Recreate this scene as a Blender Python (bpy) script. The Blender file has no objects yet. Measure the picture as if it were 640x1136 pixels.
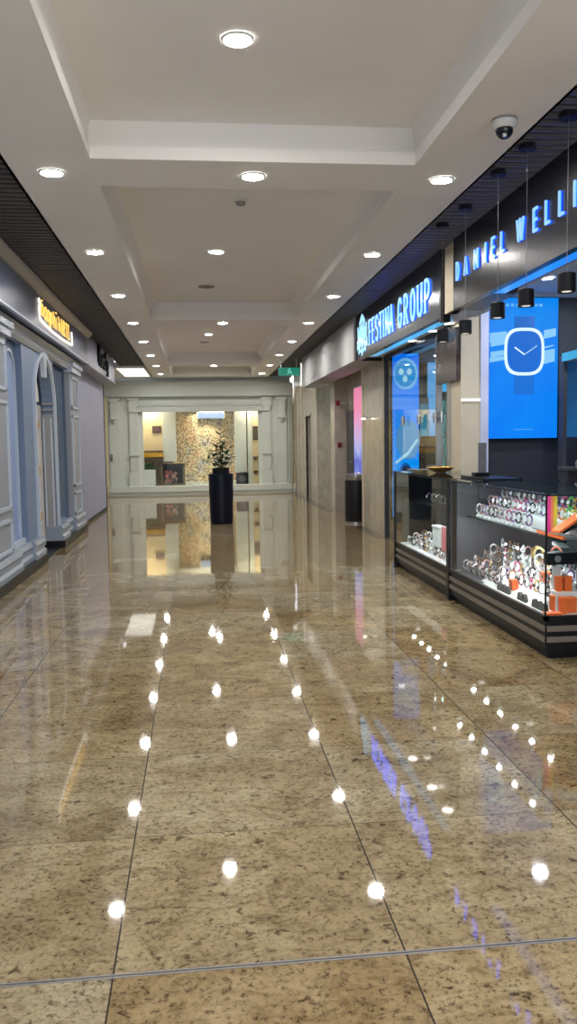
import bpy, bmesh, math, random
from mathutils import Vector, Matrix
S = bpy.context.scene
COL = S.collection
random.seed(7)
PI = math.pi

# ---------------------------------------------------------------- camera, world, exposure
FPX, CAMH, ROLL = 925.0, 1.42, 0.015
def _cam():
    yc = Vector((-100.5, -77.0, FPX)).normalized()          # corridor direction seen in camera axes (x right, y down, z forward)
    u = Vector((math.cos(ROLL), -math.sin(ROLL), 0))
    zc = u.cross(yc).normalized()
    if zc.y > 0: zc = -zc
    xc = yc.cross(zc)
    if xc.x < 0: xc = -xc
    right = Vector((xc.x, yc.x, zc.x)); down = Vector((xc.y, yc.y, zc.y)); fwd = Vector((xc.z, yc.z, zc.z))
    up = -down; back = -fwd
    m = Matrix(((right.x, up.x, back.x, 0), (right.y, up.y, back.y, 0), (right.z, up.z, back.z, CAMH), (0, 0, 0, 1)))
    cd = bpy.data.cameras.new('camera'); c = bpy.data.objects.new('camera', cd)
    COL.objects.link(c); c.matrix_world = m
    cd.sensor_fit = 'VERTICAL'; cd.sensor_height = 36.0; cd.lens = FPX / 1136 * 36.0
    cd.clip_start = 0.05; cd.clip_end = 100
    S.camera = c
_cam()
w = bpy.data.worlds.new('world'); S.world = w; w.use_nodes = True
w.node_tree.nodes['Background'].inputs[0].default_value = (0.93, 0.96, 1.0, 1)
w.node_tree.nodes['Background'].inputs[1].default_value = 2.2
S.view_settings.view_transform = 'Standard'; S.view_settings.look = 'None'
S.view_settings.gamma = 1; S.view_settings.use_curve_mapping = False
S.view_settings.exposure = 0.06
try:
    S.cycles.use_denoising = True
    S.cycles.max_bounces = 10; S.cycles.transparent_max_bounces = 24
    S.cycles.diffuse_bounces = 5; S.cycles.glossy_bounces = 5
    S.cycles.sample_clamp_indirect = 6
except Exception: pass
LAMP = 360.0          # radiance of a downlight lens

# ---------------------------------------------------------------- materials
def new_mat(name):
    m = bpy.data.materials.new(name); m.use_nodes = True
    return m, m.node_tree.nodes, m.node_tree.links
def mat(name, col, rough=0.5, metal=0.0, noise=0.0, scale=8.0, bump=0.0, spec=0.5, coat=0.0, stretch=None):
    m, N, L = new_mat(name); b = N['Principled BSDF']
    b.inputs['Base Color'].default_value = (*col, 1); b.inputs['Roughness'].default_value = rough
    b.inputs['Metallic'].default_value = metal; b.inputs['Specular IOR Level'].default_value = spec
    if coat: b.inputs['Coat Weight'].default_value = coat
    tc = N.new('ShaderNodeTexCoord'); mp = N.new('ShaderNodeMapping'); L.new(tc.outputs['Object'], mp.inputs[0])
    if stretch: mp.inputs['Scale'].default_value = stretch
    nz = N.new('ShaderNodeTexNoise'); nz.inputs['Scale'].default_value = scale; nz.inputs['Detail'].default_value = 5
    L.new(mp.outputs[0], nz.inputs['Vector'])
    nn = max(noise, 0.02)
    r = N.new('ShaderNodeValToRGB'); L.new(nz.outputs['Fac'], r.inputs[0])
    r.color_ramp.elements[0].position = 0.3; r.color_ramp.elements[1].position = 0.7
    r.color_ramp.elements[0].color = (*[c * (1 - nn) for c in col], 1)
    r.color_ramp.elements[1].color = (*[min(1, c * (1 + nn)) for c in col], 1)
    L.new(r.outputs[0], b.inputs['Base Color'])
    if bump:
        bp = N.new('ShaderNodeBump'); bp.inputs['Strength'].default_value = bump; bp.inputs['Distance'].default_value = 0.01
        L.new(nz.outputs['Fac'], bp.inputs['Height']); L.new(bp.outputs[0], b.inputs['Normal'])
    return m
def emis(name, col, strength=1.0, base=(0.02, 0.02, 0.02), rough=0.2):
    m, N, L = new_mat(name); b = N['Principled BSDF']
    b.inputs['Base Color'].default_value = (*base, 1); b.inputs['Roughness'].default_value = rough
    b.inputs['Emission Color'].default_value = (*col, 1); b.inputs['Emission Strength'].default_value = strength
    return m
def glass_mat(name, tint=(0.95, 0.98, 0.97), refl=1.0, rough=0.0):
    m, N, L = new_mat(name); N.remove(N['Principled BSDF']); out = N['Material Output']
    tr = N.new('ShaderNodeBsdfTransparent'); tr.inputs[0].default_value = (*tint, 1)
    gl = N.new('ShaderNodeBsdfGlossy'); gl.inputs['Roughness'].default_value = rough; gl.inputs[0].default_value = (refl, refl, refl, 1)
    fr = N.new('ShaderNodeFresnel'); fr.inputs[0].default_value = 1.45
    mx = N.new('ShaderNodeMixShader')
    ge = N.new('ShaderNodeNewGeometry'); sb = N.new('ShaderNodeMath'); sb.operation = 'SUBTRACT'; sb.inputs[0].default_value = 1; L.new(ge.outputs['Backfacing'], sb.inputs[1])
    mu = N.new('ShaderNodeMath'); mu.operation = 'MULTIPLY'; L.new(fr.outputs[0], mu.inputs[0]); L.new(sb.outputs[0], mu.inputs[1])
    L.new(mu.outputs[0], mx.inputs[0]); L.new(tr.outputs[0], mx.inputs[1]); L.new(gl.outputs[0], mx.inputs[2])
    L.new(mx.outputs[0], out.inputs[0]); return m

def granite_floor():
    m, N, L = new_mat('polished_granite_tiles'); b = N['Principled BSDF']
    tc = N.new('ShaderNodeTexCoord'); sep = N.new('ShaderNodeSeparateXYZ'); L.new(tc.outputs['Object'], sep.inputs[0])
    def M(op, a, c=None, d=None):
        n = N.new('ShaderNodeMath'); n.operation = op
        for i, v in enumerate((a, c, d)):
            if v is None: continue
            if isinstance(v, (int, float)): n.inputs[i].default_value = v
            else: L.new(v, n.inputs[i])
        return n.outputs[0]
    ux = M('DIVIDE', M('SUBTRACT', sep.outputs[0], 0.54), 0.80)
    uy = M('DIVIDE', M('SUBTRACT', sep.outputs[1], 2.55), 0.79)
    fx = M('FRACT', ux); fy = M('FRACT', uy); ix = M('FLOOR', ux); iy = M('FLOOR', uy)
    jx = M('GREATER_THAN', M('ABSOLUTE', M('SUBTRACT', fx, 0.5)), 0.5 - 0.0032)
    jy = M('GREATER_THAN', M('ABSOLUTE', M('SUBTRACT', fy, 0.5)), 0.5 - 0.0026)
    joint = M('MAXIMUM', jx, M('MULTIPLY', jy, 0.75))
    cb = N.new('ShaderNodeCombineXYZ'); L.new(ix, cb.inputs[0]); L.new(iy, cb.inputs[1])
    wn = N.new('ShaderNodeTexWhiteNoise'); wn.noise_dimensions = '3D'; L.new(cb.outputs[0], wn.inputs[0])
    off = N.new('ShaderNodeVectorMath'); off.operation = 'SCALE'; L.new(wn.outputs['Color'], off.inputs[0]); off.inputs['Scale'].default_value = 13.0
    p = N.new('ShaderNodeVectorMath'); p.operation = 'ADD'; L.new(tc.outputs['Object'], p.inputs[0]); L.new(off.outputs[0], p.inputs[1])
    def noise(sc, det, dist, vec, rough=0.6):
        n = N.new('ShaderNodeTexNoise'); n.inputs['Scale'].default_value = sc; n.inputs['Detail'].default_value = det
        n.inputs['Distortion'].default_value = dist; n.inputs['Roughness'].default_value = rough; L.new(vec, n.inputs['Vector']); return n.outputs['Fac']
    def ramp(f, stops):
        r = N.new('ShaderNodeValToRGB'); L.new(f, r.inputs[0]); e = r.color_ramp.elements
        while len(e) < len(stops): e.new(0.5)
        for k, (po, c) in enumerate(stops):
            e[k].position = po; e[k].color = (*c, 1)
        return r.outputs[0]
    def mix(mode, fac, a, c):
        n = N.new('ShaderNodeMix'); n.data_type = 'RGBA'; n.blend_type = mode
        if isinstance(fac, (int, float)): n.inputs[0].default_value = fac
        else: L.new(fac, n.inputs[0])
        for i, v in ((6, a), (7, c)):
            if isinstance(v, tuple): n.inputs[i].default_value = (*v, 1)
            else: L.new(v, n.inputs[i])
        return n.outputs[2]
    big = noise(2.2, 5, 1.2, p.outputs[0])
    c1 = ramp(big, [(0.25, (0.18, 0.134, 0.076)), (0.5, (0.30, 0.243, 0.15)), (0.75, (0.42, 0.365, 0.25))])
    st = N.new('ShaderNodeMapping'); st.inputs['Rotation'].default_value = (0, 0, 0.6); st.inputs['Scale'].default_value = (1, 2.0, 1)
    L.new(p.outputs[0], st.inputs[0])
    streak = noise(4.5, 9, 2.6, st.outputs[0], 0.75)
    c2 = mix('MULTIPLY', 0.85, c1, ramp(streak, [(0.32, (0.42, 0.34, 0.27)), (0.50, (1.0, 1.0, 1.0)), (0.75, (1.2, 1.18, 1.12))]))
    grain = noise(60, 4, 0.4, p.outputs[0], 0.7)
    c3 = mix('MULTIPLY', 0.9, c2, ramp(grain, [(0.34, (0.25, 0.20, 0.17)), (0.45, (0.90, 0.88, 0.86)), (0.62, (1.12, 1.1, 1.05))]))
    spk = noise(24, 3, 0.5, p.outputs[0], 0.6)
    c4 = mix('MULTIPLY', 0.8, c3, ramp(spk, [(0.30, (0.15, 0.11, 0.09)), (0.39, (1, 1, 1))]))
    tone = ramp(wn.outputs['Value'], [(0.0, (0.86, 0.76, 0.63)), (0.35, (0.98, 0.93, 0.84)), (0.7, (1.0, 1.0, 1.0)), (1.0, (1.02, 1.06, 1.12))])
    c5 = mix('MULTIPLY', 1.0, c4, tone)
    c6 = mix('MIX', joint, c5, (0.035, 0.03, 0.025))
    L.new(c6, b.inputs['Base Color'])
    rr = M('ADD', M('MULTIPLY', grain, 0.04), 0.014); L.new(rr, b.inputs['Roughness'])
    b.inputs['Specular IOR Level'].default_value = 0.5
    wav = noise(1.6, 2, 0, tc.outputs['Object'])
    bp = N.new('ShaderNodeBump'); bp.inputs['Strength'].default_value = 0.035; bp.inputs['Distance'].default_value = 0.01
    L.new(wav, bp.inputs['Height']); L.new(bp.outputs[0], b.inputs['Normal'])
    return m

def marble(name, a, bcol, scale=1.2, rough=0.18):
    m, N, L = new_mat(name); b = N['Principled BSDF']
    tc = N.new('ShaderNodeTexCoord'); mp = N.new('ShaderNodeMapping'); mp.inputs['Scale'].default_value = (1.0, 1.0, 0.6); L.new(tc.outputs['Object'], mp.inputs[0])
    nz = N.new('ShaderNodeTexNoise'); nz.inputs['Scale'].default_value = scale * 3; nz.inputs['Detail'].default_value = 9; nz.inputs['Distortion'].default_value = 1.6
    L.new(mp.outputs[0], nz.inputs['Vector'])
    r = N.new('ShaderNodeValToRGB'); L.new(nz.outputs['Fac'], r.inputs[0])
    r.color_ramp.elements[0].position = 0.35; r.color_ramp.elements[0].color = (*a, 1)
    r.color_ramp.elements[1].position = 0.65; r.color_ramp.elements[1].color = (*bcol, 1)
    L.new(r.outputs[0], b.inputs['Base Color']); b.inputs['Roughness'].default_value = rough
    return m
def mosaic(name):
    m, N, L = new_mat(name); b = N['Principled BSDF']
    tc = N.new('ShaderNodeTexCoord')
    v = N.new('ShaderNodeTexVoronoi'); v.inputs['Scale'].default_value = 26; L.new(tc.outputs['Object'], v.inputs['Vector'])
    nz = N.new('ShaderNodeTexNoise'); nz.inputs['Scale'].default_value = 2.3; nz.inputs['Detail'].default_value = 3; L.new(tc.outputs['Object'], nz.inputs['Vector'])
    r1 = N.new('ShaderNodeValToRGB'); L.new(v.outputs['Color'], r1.inputs[0])
    e = r1.color_ramp.elements; e[0].position = 0.15; e[0].color = (0.22, 0.19, 0.13, 1); e[1].position = 0.75; e[1].color = (0.97, 0.93, 0.80, 1)
    k = e.new(0.45); k.color = (0.74, 0.66, 0.46, 1)
    r2 = N.new('ShaderNodeValToRGB'); L.new(nz.outputs['Fac'], r2.inputs[0])
    e = r2.color_ramp.elements; e[0].position = 0.33; e[0].color = (0.62, 0.70, 0.95, 1); e[1].position = 0.70; e[1].color = (1.0, 0.72, 0.55, 1)
    k = e.new(0.48); k.color = (1, 0.95, 0.8, 1)
    mx = N.new('ShaderNodeMix'); mx.data_type = 'RGBA'; mx.blend_type = 'MULTIPLY'; mx.inputs[0].default_value = 0.9
    L.new(r1.outputs[0], mx.inputs[6]); L.new(r2.outputs[0], mx.inputs[7]); L.new(mx.outputs[2], b.inputs['Base Color'])
    b.inputs['Roughness'].default_value = 0.35
    return m

FLOOR = granite_floor()
CEIL = mat('ceiling_paint', (0.90, 0.88, 0.85), 0.75, noise=0.02, scale=2)
SLAT = mat('dark_slat_paint', (0.10, 0.092, 0.088), 0.5, noise=0.1, scale=20)
VOID = mat('plenum_black', (0.012, 0.012, 0.014), 0.9)
TRIMW = mat('downlight_trim_white', (0.75, 0.75, 0.74), 0.4)
LENS = emis('downlight_lens', (1.0, 0.97, 0.92), LAMP)
BLUEP = mat('blue_grey_paint', (0.17, 0.235, 0.37), 0.38, noise=0.04, scale=3)
BLUEL = mat('pale_blue_grey_moulding', (0.50, 0.57, 0.68), 0.35, noise=0.04, scale=3)
GREYP = mat('warm_grey_paint', (0.30, 0.325, 0.37), 0.42, noise=0.04, scale=3)
LAV = mat('lavender_grey_shutter', (0.31, 0.32, 0.42), 0.55, noise=0.05, scale=2)
FASC = mat('slate_fascia_laminate', (0.10, 0.125, 0.20), 0.28, noise=0.04, scale=2)
LAVF = mat('pale_lavender_fascia', (0.36, 0.38, 0.48), 0.35, noise=0.04, scale=2)
BLACK = mat('black_laminate', (0.008, 0.009, 0.012), 0.35, noise=0.1, spec=0.22)
BLKMAT = mat('matt_black_metal', (0.006, 0.007, 0.010), 0.5, noise=0.1, spec=0.2)
DKGREY = mat('dark_grey_panel', (0.05, 0.053, 0.07), 0.42, noise=0.06)
SIGNP = mat('satin_black_sign_panel', (0.008, 0.009, 0.016), 0.24, noise=0.06, spec=0.28)
TAUPE = mat('taupe_wood_stripe', (0.17, 0.145, 0.12), 0.45, noise=0.18, scale=30, stretch=(30, 1, 30))
STEEL = mat('brushed_steel', (0.55, 0.56, 0.58), 0.28, 1.0, noise=0.06)
BRASS = mat('brass', (0.80, 0.52, 0.16), 0.3, 1.0, noise=0.05)
CREAM = mat('cream_wall', (0.80, 0.66, 0.42), 0.6, noise=0.03)
PILW = mat('pale_sage_white_paint', (0.68, 0.72, 0.66), 0.45, noise=0.03, scale=2)
PILB = mat('bulkhead_paint', (0.62, 0.65, 0.62), 0.5, noise=0.03, scale=2)
MARB = marble('beige_marble', (0.37, 0.33, 0.265), (0.47, 0.43, 0.35))
MARBD = marble('brown_veined_marble', (0.035, 0.025, 0.025), (0.12, 0.095, 0.095), 2.0)
TANW = mat('tan_wall_panel', (0.64, 0.56, 0.42), 0.5, noise=0.03)
LAVW = mat('lavender_white_trim', (0.62, 0.65, 0.85), 0.45, noise=0.02)
SHOPW = mat('shop_ceiling_white', (0.62, 0.66, 0.78), 0.7, noise=0.02)
GRNGREY = mat('sage_grey_wall', (0.27, 0.33, 0.32), 0.5, noise=0.05, scale=2)
BULK = mat('grey_bulkhead_paint', (0.42, 0.42, 0.43), 0.7, noise=0.04, scale=2)
BORDER = mat('dark_granite_border', (0.05, 0.045, 0.04), 0.12, noise=0.4, scale=40)
GLASS = glass_mat('clear_glass')
GLASSG = glass_mat('greenish_shelf_glass', (0.80, 0.93, 0.90))
MOS = mosaic('floral_mosaic')
NAVY = mat('navy_planter_lacquer', (0.003, 0.005, 0.014), 0.4, noise=0.1, spec=0.25)
LEAF = mat('leaf_green', (0.02, 0.075, 0.03), 0.35, noise=0.35, scale=9)
STEM = mat('stem_brown', (0.08, 0.06, 0.03), 0.7)
SOIL = mat('soil', (0.03, 0.02, 0.015), 0.9, bump=0.5, scale=40)
WHITE = mat('white_display_stone', (0.80, 0.82, 0.84), 0.4, noise=0.04, scale=30)
ORANGE = mat('orange_box_card', (0.85, 0.16, 0.03), 0.45, noise=0.04)
SIGNBLUE = emis('sign_letter_light', (0.34, 0.70, 1.0), 1.2)
SIGNDW = emis('sign_letter_light_deep', (0.27, 0.56, 1.0), 1.15)
HALO = emis('sign_letter_backlight', (0.0, 0.025, 1.0), 14.0)
COVE = emis('blue_cove_strip', (0.01, 0.22, 0.95), 1.0)
COVEC = emis('cyan_cove_strip', (0.08, 0.45, 0.85), 0.8)
GOLDL = emis('gold_letter_light', (1.0, 0.56, 0.12), 1.35)
WHITEL = emis('white_halo_light', (1.0, 0.93, 0.78), 1.3)
PANELL = emis('luminous_ceiling_panel', (1.0, 0.97, 0.86), 1.5)

# ---------------------------------------------------------------- mesh helpers
class MB:
    def __init__(s): s.bm = bmesh.new()
    def box(s, x0, x1, y0, y1, z0, z1, bev=0.0):
        r = bmesh.ops.create_cube(s.bm, size=1.0)['verts']
        for v in r:
            v.co = Vector(((x0 + x1) / 2 + v.co.x * (x1 - x0), (y0 + y1) / 2 + v.co.y * (y1 - y0), (z0 + z1) / 2 + v.co.z * (z1 - z0)))
        if bev:
            es = list({e for v in r for e in v.link_edges})
            bmesh.ops.bevel(s.bm, geom=es, offset=bev, segments=2, affect='EDGES', profile=0.6)
        return s
    def lathe(s, cx, cy, prof, n=32, cap=True):
        rings = []
        for (r, z) in prof:
            rings.append([s.bm.verts.new((cx + r * math.cos(2 * PI * k / n), cy + r * math.sin(2 * PI * k / n), z)) for k in range(n)])
        for a, b in zip(rings, rings[1:]):
            for k in range(n): s.bm.faces.new((a[k], a[(k + 1) % n], b[(k + 1) % n], b[k]))
        if cap:
            s.bm.faces.new(rings[0][::-1]); s.bm.faces.new(rings[-1])
        return s
    def tube(s, pts, r, n=8, closed=False, flat=1.0):
        pts = [Vector(p) for p in pts]; rings = []
        m = len(pts)
        for i, p in enumerate(pts):
            if closed: t = (pts[(i + 1) % m] - pts[i - 1]).normalized()
            else: t = (pts[min(i + 1, m - 1)] - pts[max(i - 1, 0)]).normalized()
            ref = Vector((0, 0, 1)) if abs(t.z) < 0.9 else Vector((1, 0, 0))
            a = t.cross(ref).normalized(); b = t.cross(a).normalized()
            rr = r[i] if isinstance(r, (list, tuple)) else r
            rings.append([s.bm.verts.new(p + a * math.cos(2 * PI * k / n) * rr + b * math.sin(2 * PI * k / n) * rr * flat) for k in range(n)])
        rng = range(m) if closed else range(m - 1)
        for i in rng:
            A, B = rings[i], rings[(i + 1) % m]
            for k in range(n): s.bm.faces.new((A[k], A[(k + 1) % n], B[(k + 1) % n], B[k]))
        if not closed:
            s.bm.faces.new(rings[0][::-1]); s.bm.faces.new(rings[-1])
        return s
    def prism(s, pts, ext):
        """polygon pts (3D, planar) extruded by vector ext"""
        ext = Vector(ext)
        a = [s.bm.verts.new(Vector(p)) for p in pts]; b = [s.bm.verts.new(Vector(p) + ext) for p in pts]
        n = len(a)
        s.bm.faces.new(a); s.bm.faces.new(b[::-1])
        for k in range(n): s.bm.faces.new((a[(k + 1) % n], a[k], b[k], b[(k + 1) % n]))
        return s
    def strip(s, path_in, path_out, ext):
        """band between two open polylines, extruded"""
        for k in range(len(path_in) - 1):
            s.prism([path_in[k], path_in[k + 1], path_out[k + 1], path_out[k]], ext)
        return s
def tag(o, label=None, cat=None, group=None, kind=None):
    if label: o['label'] = label
    if cat: o['category'] = cat
    if group: o['group'] = group
    if kind: o['kind'] = kind
    return o
def thing(name, label, cat, loc, group=None):
    o = bpy.data.objects.new(name, None); COL.objects.link(o); o.location = loc; o.empty_display_size = 0.1
    o['_w'] = list(loc)
    return tag(o, label, cat, group)
def obj(name, mb, m, parent=None, smooth=False, label=None):
    """mesh built in world coordinates; its origin goes to its parent's origin or to its own base centre"""
    bmesh.ops.recalc_face_normals(mb.bm, faces=mb.bm.faces[:])
    me = bpy.data.meshes.new(name)
    vs = [v.co for v in mb.bm.verts]
    lo = Vector((min(v.x for v in vs), min(v.y for v in vs), min(v.z for v in vs))); hi = Vector((max(v.x for v in vs), max(v.y for v in vs), max(v.z for v in vs)))
    org = Vector(((lo.x + hi.x) / 2, (lo.y + hi.y) / 2, lo.z))
    bmesh.ops.translate(mb.bm, verts=mb.bm.verts[:], vec=-org)
    mb.bm.to_mesh(me); mb.bm.free()
    me.materials.append(m)
    if smooth:
        for p in me.polygons: p.use_smooth = True
        try: me.set_sharp_from_angle(angle=math.radians(38))
        except Exception: pass
    o = bpy.data.objects.new(name, me); COL.objects.link(o)
    pw = Vector(parent['_w']) if parent else Vector((0, 0, 0))
    if parent: o.parent = parent
    o.location = org - pw; o['_w'] = list(org)
    if label: o['label'] = label
    return o
def struct(name, mb, m): return tag(obj(name, mb, m), kind='structure')
def dup(root, loc, label=None, group=None, mats=None):
    r = root.copy(); COL.objects.link(r); r.location = loc
    if label: r['label'] = label
    if group: r['group'] = group
    for ch in list(root.children):
        c = ch.copy(); COL.objects.link(c); c.parent = r
        if mats and ch.name.split('.')[0] in mats:
            c.material_slots[0].link = 'OBJECT'; c.material_slots[0].material = mats[ch.name.split('.')[0]]
        for g in ch.children:
            d = g.copy(); COL.objects.link(d); d.parent = c
    return r

# ---------------------------------------------------------------- structure
YB, YE = -3.0, 23.4
struct('floor', MB().box(-3.4, 6.6, YB, 27.5, -0.12, 0.0), FLOOR)
struct('trim_1', MB().box(-1.86, 2.6, 2.150, 2.155, 0.0, 0.0015).box(-1.86, 2.6, 2.161, 2.166, 0, .0015), mat('dull_steel_strip', (0.22, 0.22, 0.23), 0.45, 0.6))
mb = MB(); mb.box(2.52, 2.68, 11.75, 13.55, 0, 0.002); mb.box(2.52, 2.68, 16.5, 23.2, 0, 0.002)
struct('trim_2', mb, BORDER)

# ceiling with its coffers in one mesh
CL, CR, CZ, CZ2, CZ3 = -1.18, 1.97, 3.20, 3.29, 3.47
OL, OR = -0.63, 1.45
coff = [(-1.6, 5.48), (6.05, 12.40), (12.98, 19.32), (19.92, 22.75)]
mb = MB()
ys = [YB]
for a, b_ in coff: ys += [a, b_]
ys.append(YE)
mb.box(CL, OL, YB, YE, CZ, CZ + .02); mb.box(OR, CR, YB, YE, CZ, CZ + .02)
for k in range(0, len(ys), 2): mb.box(OL, OR, ys[k], ys[k + 1], CZ, CZ + .02)
mb.box(CL, CL + .02, YB, YE, CZ, CZ3 + .1); mb.box(CR - .02, CR, YB, YE, CZ, CZ3 + .1)
mb.box(CL, CR, YB, YE, CZ3 + .05, CZ3 + .1)
PROF = [(.001, .001, 3.20), (.001, .001, 3.282), (-.04, -.11, 3.282), (-.03, -.11, 3.32), (.02, -.11, 3.38), (.08, -.105, 3.44), (.15, -.10, 3.47)]
for ci, (a, b_) in enumerate(coff):
    f_ = .12 if ci == 0 else .5
    rings = [[mb.bm.verts.new(p) for p in ((OL + i_, a + j_, z_), (OR - i_, a + j_, z_), (OR - i_, b_ - j_, z_), (OL + i_, b_ - j_, z_))] for i_, j_, z_ in [(q[0] if k_ < 3 else q[0] * f_ - .02, q[1], q[2]) for k_, q in enumerate(PROF)]]
    for A, Bv in zip(rings, rings[1:]):
        for k in range(4): mb.bm.faces.new((A[k], A[(k + 1) % 4], Bv[(k + 1) % 4], Bv[k]))
    mb.bm.faces.new(rings[-1])
CO = struct('ceiling', mb, CEIL)
for p in CO.data.polygons: p.use_smooth = True
CO.data.set_sharp_from_angle(angle=math.radians(35))
# dark slatted margins
def slats(x0, x1, y0, y1, z=3.215, pitch=0.105):
    mb = MB(); y = y0
    while y < y1:
        mb.box(x0, x1, y, y + 0.034, z, z + 0.016); y += pitch
    struct('ceiling', mb, SLAT)
slats(-1.76, CL, -2.9, 19.85); slats(CR, 2.45, -2.9, 23.2)
mb = MB(); mb.box(-2.7, CL, YB, 19.85, 3.40, 3.57); mb.box(CR, 2.75, YB, YE, 3.40, 3.57)
struct('ceiling', mb, VOID)
mb = MB(); mb.box(-2.7, CL, 19.86, YE, 3.2, 3.3)
struct('ceiling', mb, CEIL)
# side and end walls behind the shopfronts
struct('wall_left', MB().box(-2.75, -2.6, YB, YE, 0, 3.57), GREYP)
mb = MB()
mb.box(2.70, 3.02, 11.85, 13.6, 0, 3.4)            # pillar beside the watch shop
mb.box(2.95, 3.15, 13.6, 16.4, 0, 3.4)             # recess
mb.box(2.70, 3.15, 13.6, 16.4, 2.72, 3.4)
mb.box(2.70, 3.15, 16.4, 16.9, 0, 3.4)
mb.box(2.70, 3.15, 16.9, 18.9, 2.80, 3.4)          # lintel of the side passage
mb.box(2.70, 3.05, 18.9, 19.9, 0, 3.4)
mb.box(2.70, 3.05, 20.8, 23.4, 0, 3.4)
mb.box(2.70, 3.05, 19.9, 20.8, 2.03, 3.4)
struct('wall_right', mb, MARB)
mb = MB(); mb.box(3.15, 6.4, 18.9, 19.05, 0, 3.2); mb.box(3.05, 3.15, 18.9, 19.05, 0, 3.2)
mb.box(3.1, 6.4, 16.75, 16.85, 0, 3.2); mb.box(3.05, 6.4, 16.75, 19.0, 2.8, 2.9)
struct('wall_passage', mb, GRNGREY)
mb = MB(); mb.box(3.15, 6.2, 18.86, 18.9, 0.0, 0.12); mb.box(3.0, 6.2, 18.87, 18.9, 0.50, 0.53)
struct('baseboard_right', mb, GRNGREY)
# bulkhead over the right side, beyond the sign
mb = MB(); mb.box(2.30, 2.70, 12.16, 18.3, 2.58, 3.21)
struct('wall_bulkhead', mb, BULK)
mb = MB(); mb.box(2.68, 2.70, 13.5, 13.56, 0, 2.6); mb.box(2.69, 2.70, 18.9, 18.96, 0, 3.2); mb.box(2.68, 2.7, 22.4, 22.5, 0, 3.2); mb.box(2.68, 2.7, 21.5, 21.6, 0, 3.2)
struct('trim_3', mb, TANW)
t = thing('ceiling_downlight', 'recessed downlight in the side passage on the right, behind the marble corner', 'ceiling light', (3.9, 17.9, 2.8))  # lamp added to brighten the passage wall
obj('lens', MB().lathe(3.9, 17.9, [(.09, 2.792), (.09, 2.796)], 24), emis('passage_lens', (.9, 1.0, .97), 110), t); obj('trim_ring', MB().lathe(3.9, 17.9, [(.11, 2.799), (.11, 2.79), (.091, 2.789)], 24, cap=False), TRIMW, t)
# doors on the right
mb = MB(); mb.box(2.93, 2.95, 15.66, 16.36, 0.0, 1.99); d = struct('door_1', mb, DKGREY)
obj('handle', MB().tube([(2.925, 15.74, 1.0), (2.89, 15.74, 1.0), (2.89, 15.86, 1.0)], 0.01), STEEL, d)
mb = MB(); mb.box(2.98, 3.02, 19.95, 20.75, 0.0, 2.0); d = struct('door_2', mb, mat('dark_green_door', (0.008, 0.02, 0.015), 0.3))
obj('frame', MB().box(2.69, 2.74, 19.84, 19.9, 0, 2.09).box(2.69, 2.74, 20.8, 20.86, 0, 2.09).box(2.69, 2.74, 19.84, 20.86, 2.03, 2.09), MARB, d)

# ---------------------------------------------------------------- downlights
def make_downlight(x, y, z, label, group, r=0.069):
    t = thing('recessed_downlight', label, 'ceiling light', (x, y, z), group)
    n = 40
    mb = MB()
    prof = [(r + 0.016, z - 0.001), (r + 0.016, z - 0.008), (r + 0.004, z - 0.012), (r - 0.002, z - 0.005), (r - 0.002, z - 0.001)]
    mb.lathe(x, y, prof, n, cap=False)
    obj('trim_ring', mb, TRIMW, t, True)
    obj('lens', MB().lathe(x, y, [(r - 0.002, z - 0.001), (r - 0.002, z - 0.004)], n), LENS, t)
    return t
rows = [5.76 + 2.31 * k for k in range(-3, 8)]
proto = None
def place_light(x, y, z, label, group):
    global proto
    if proto is None:
        proto = make_downlight(x, y, z, label, group); return
    dup(proto, (x, y, z), label, group)
order = ['rearmost, behind the viewer', 'beside the viewer', 'just above the top of the view', 'nearest one seen', 'second nearest seen', 'third from the viewer', 'fourth from the viewer', 'fifth from the viewer', 'third from the far end', 'second from the far end', 'farthest of the row']
for y, w_ in zip(rows, order):
    place_light(-0.91, y, CZ, 'round downlight in the left-hand ceiling row, ' + w_, 'left row of ceiling downlights')
for y, w_ in zip(rows, order):
    place_light(1.71, y, CZ, 'round downlight in the right-hand ceiling row, ' + w_, 'right row of ceiling downlights')
for y, w_ in ((-2.2, 'behind the viewer'), (5.76, 'between the nearest and second coffers'), (12.69, 'between the second and third coffers'), (19.62, 'between the third and farthest coffers')):
    place_light(0.41, y, CZ, 'central round downlight on the flat ceiling beam ' + w_, 'downlights on the beams')
    proto_last = None
for y, w_ in ((0.3, 'nearest ceiling coffer, close overhead'), (4.44, 'nearest ceiling coffer, at the top of the view'), (9.22, 'second ceiling coffer'), (16.15, 'third ceiling coffer'), (21.3, 'farthest ceiling coffer')):
    place_light(0.25, y, CZ3, 'single round downlight set inside the ' + w_, 'downlights in the coffers')

# luminous ceiling panel at the far left
t = thing('ceiling_light_panel', 'large rectangular glowing white light panel in the ceiling at the far left', 'ceiling light', (-1.54, 21.2, 3.2))
obj('diffuser', MB().box(-1.86, -1.22, 19.95, 22.5, 3.18, 3.198), PANELL, t)
obj('frame', MB().box(-1.90, -1.86, 19.9, 22.54, 3.17, 3.199).box(-1.22, -1.19, 19.9, 22.54, 3.17, 3.199).box(-1.90, -1.19, 19.88, 19.95, 3.17, 3.199).box(-1.90, -1.19, 22.5, 22.56, 3.17, 3.199), TRIMW, t)

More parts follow.
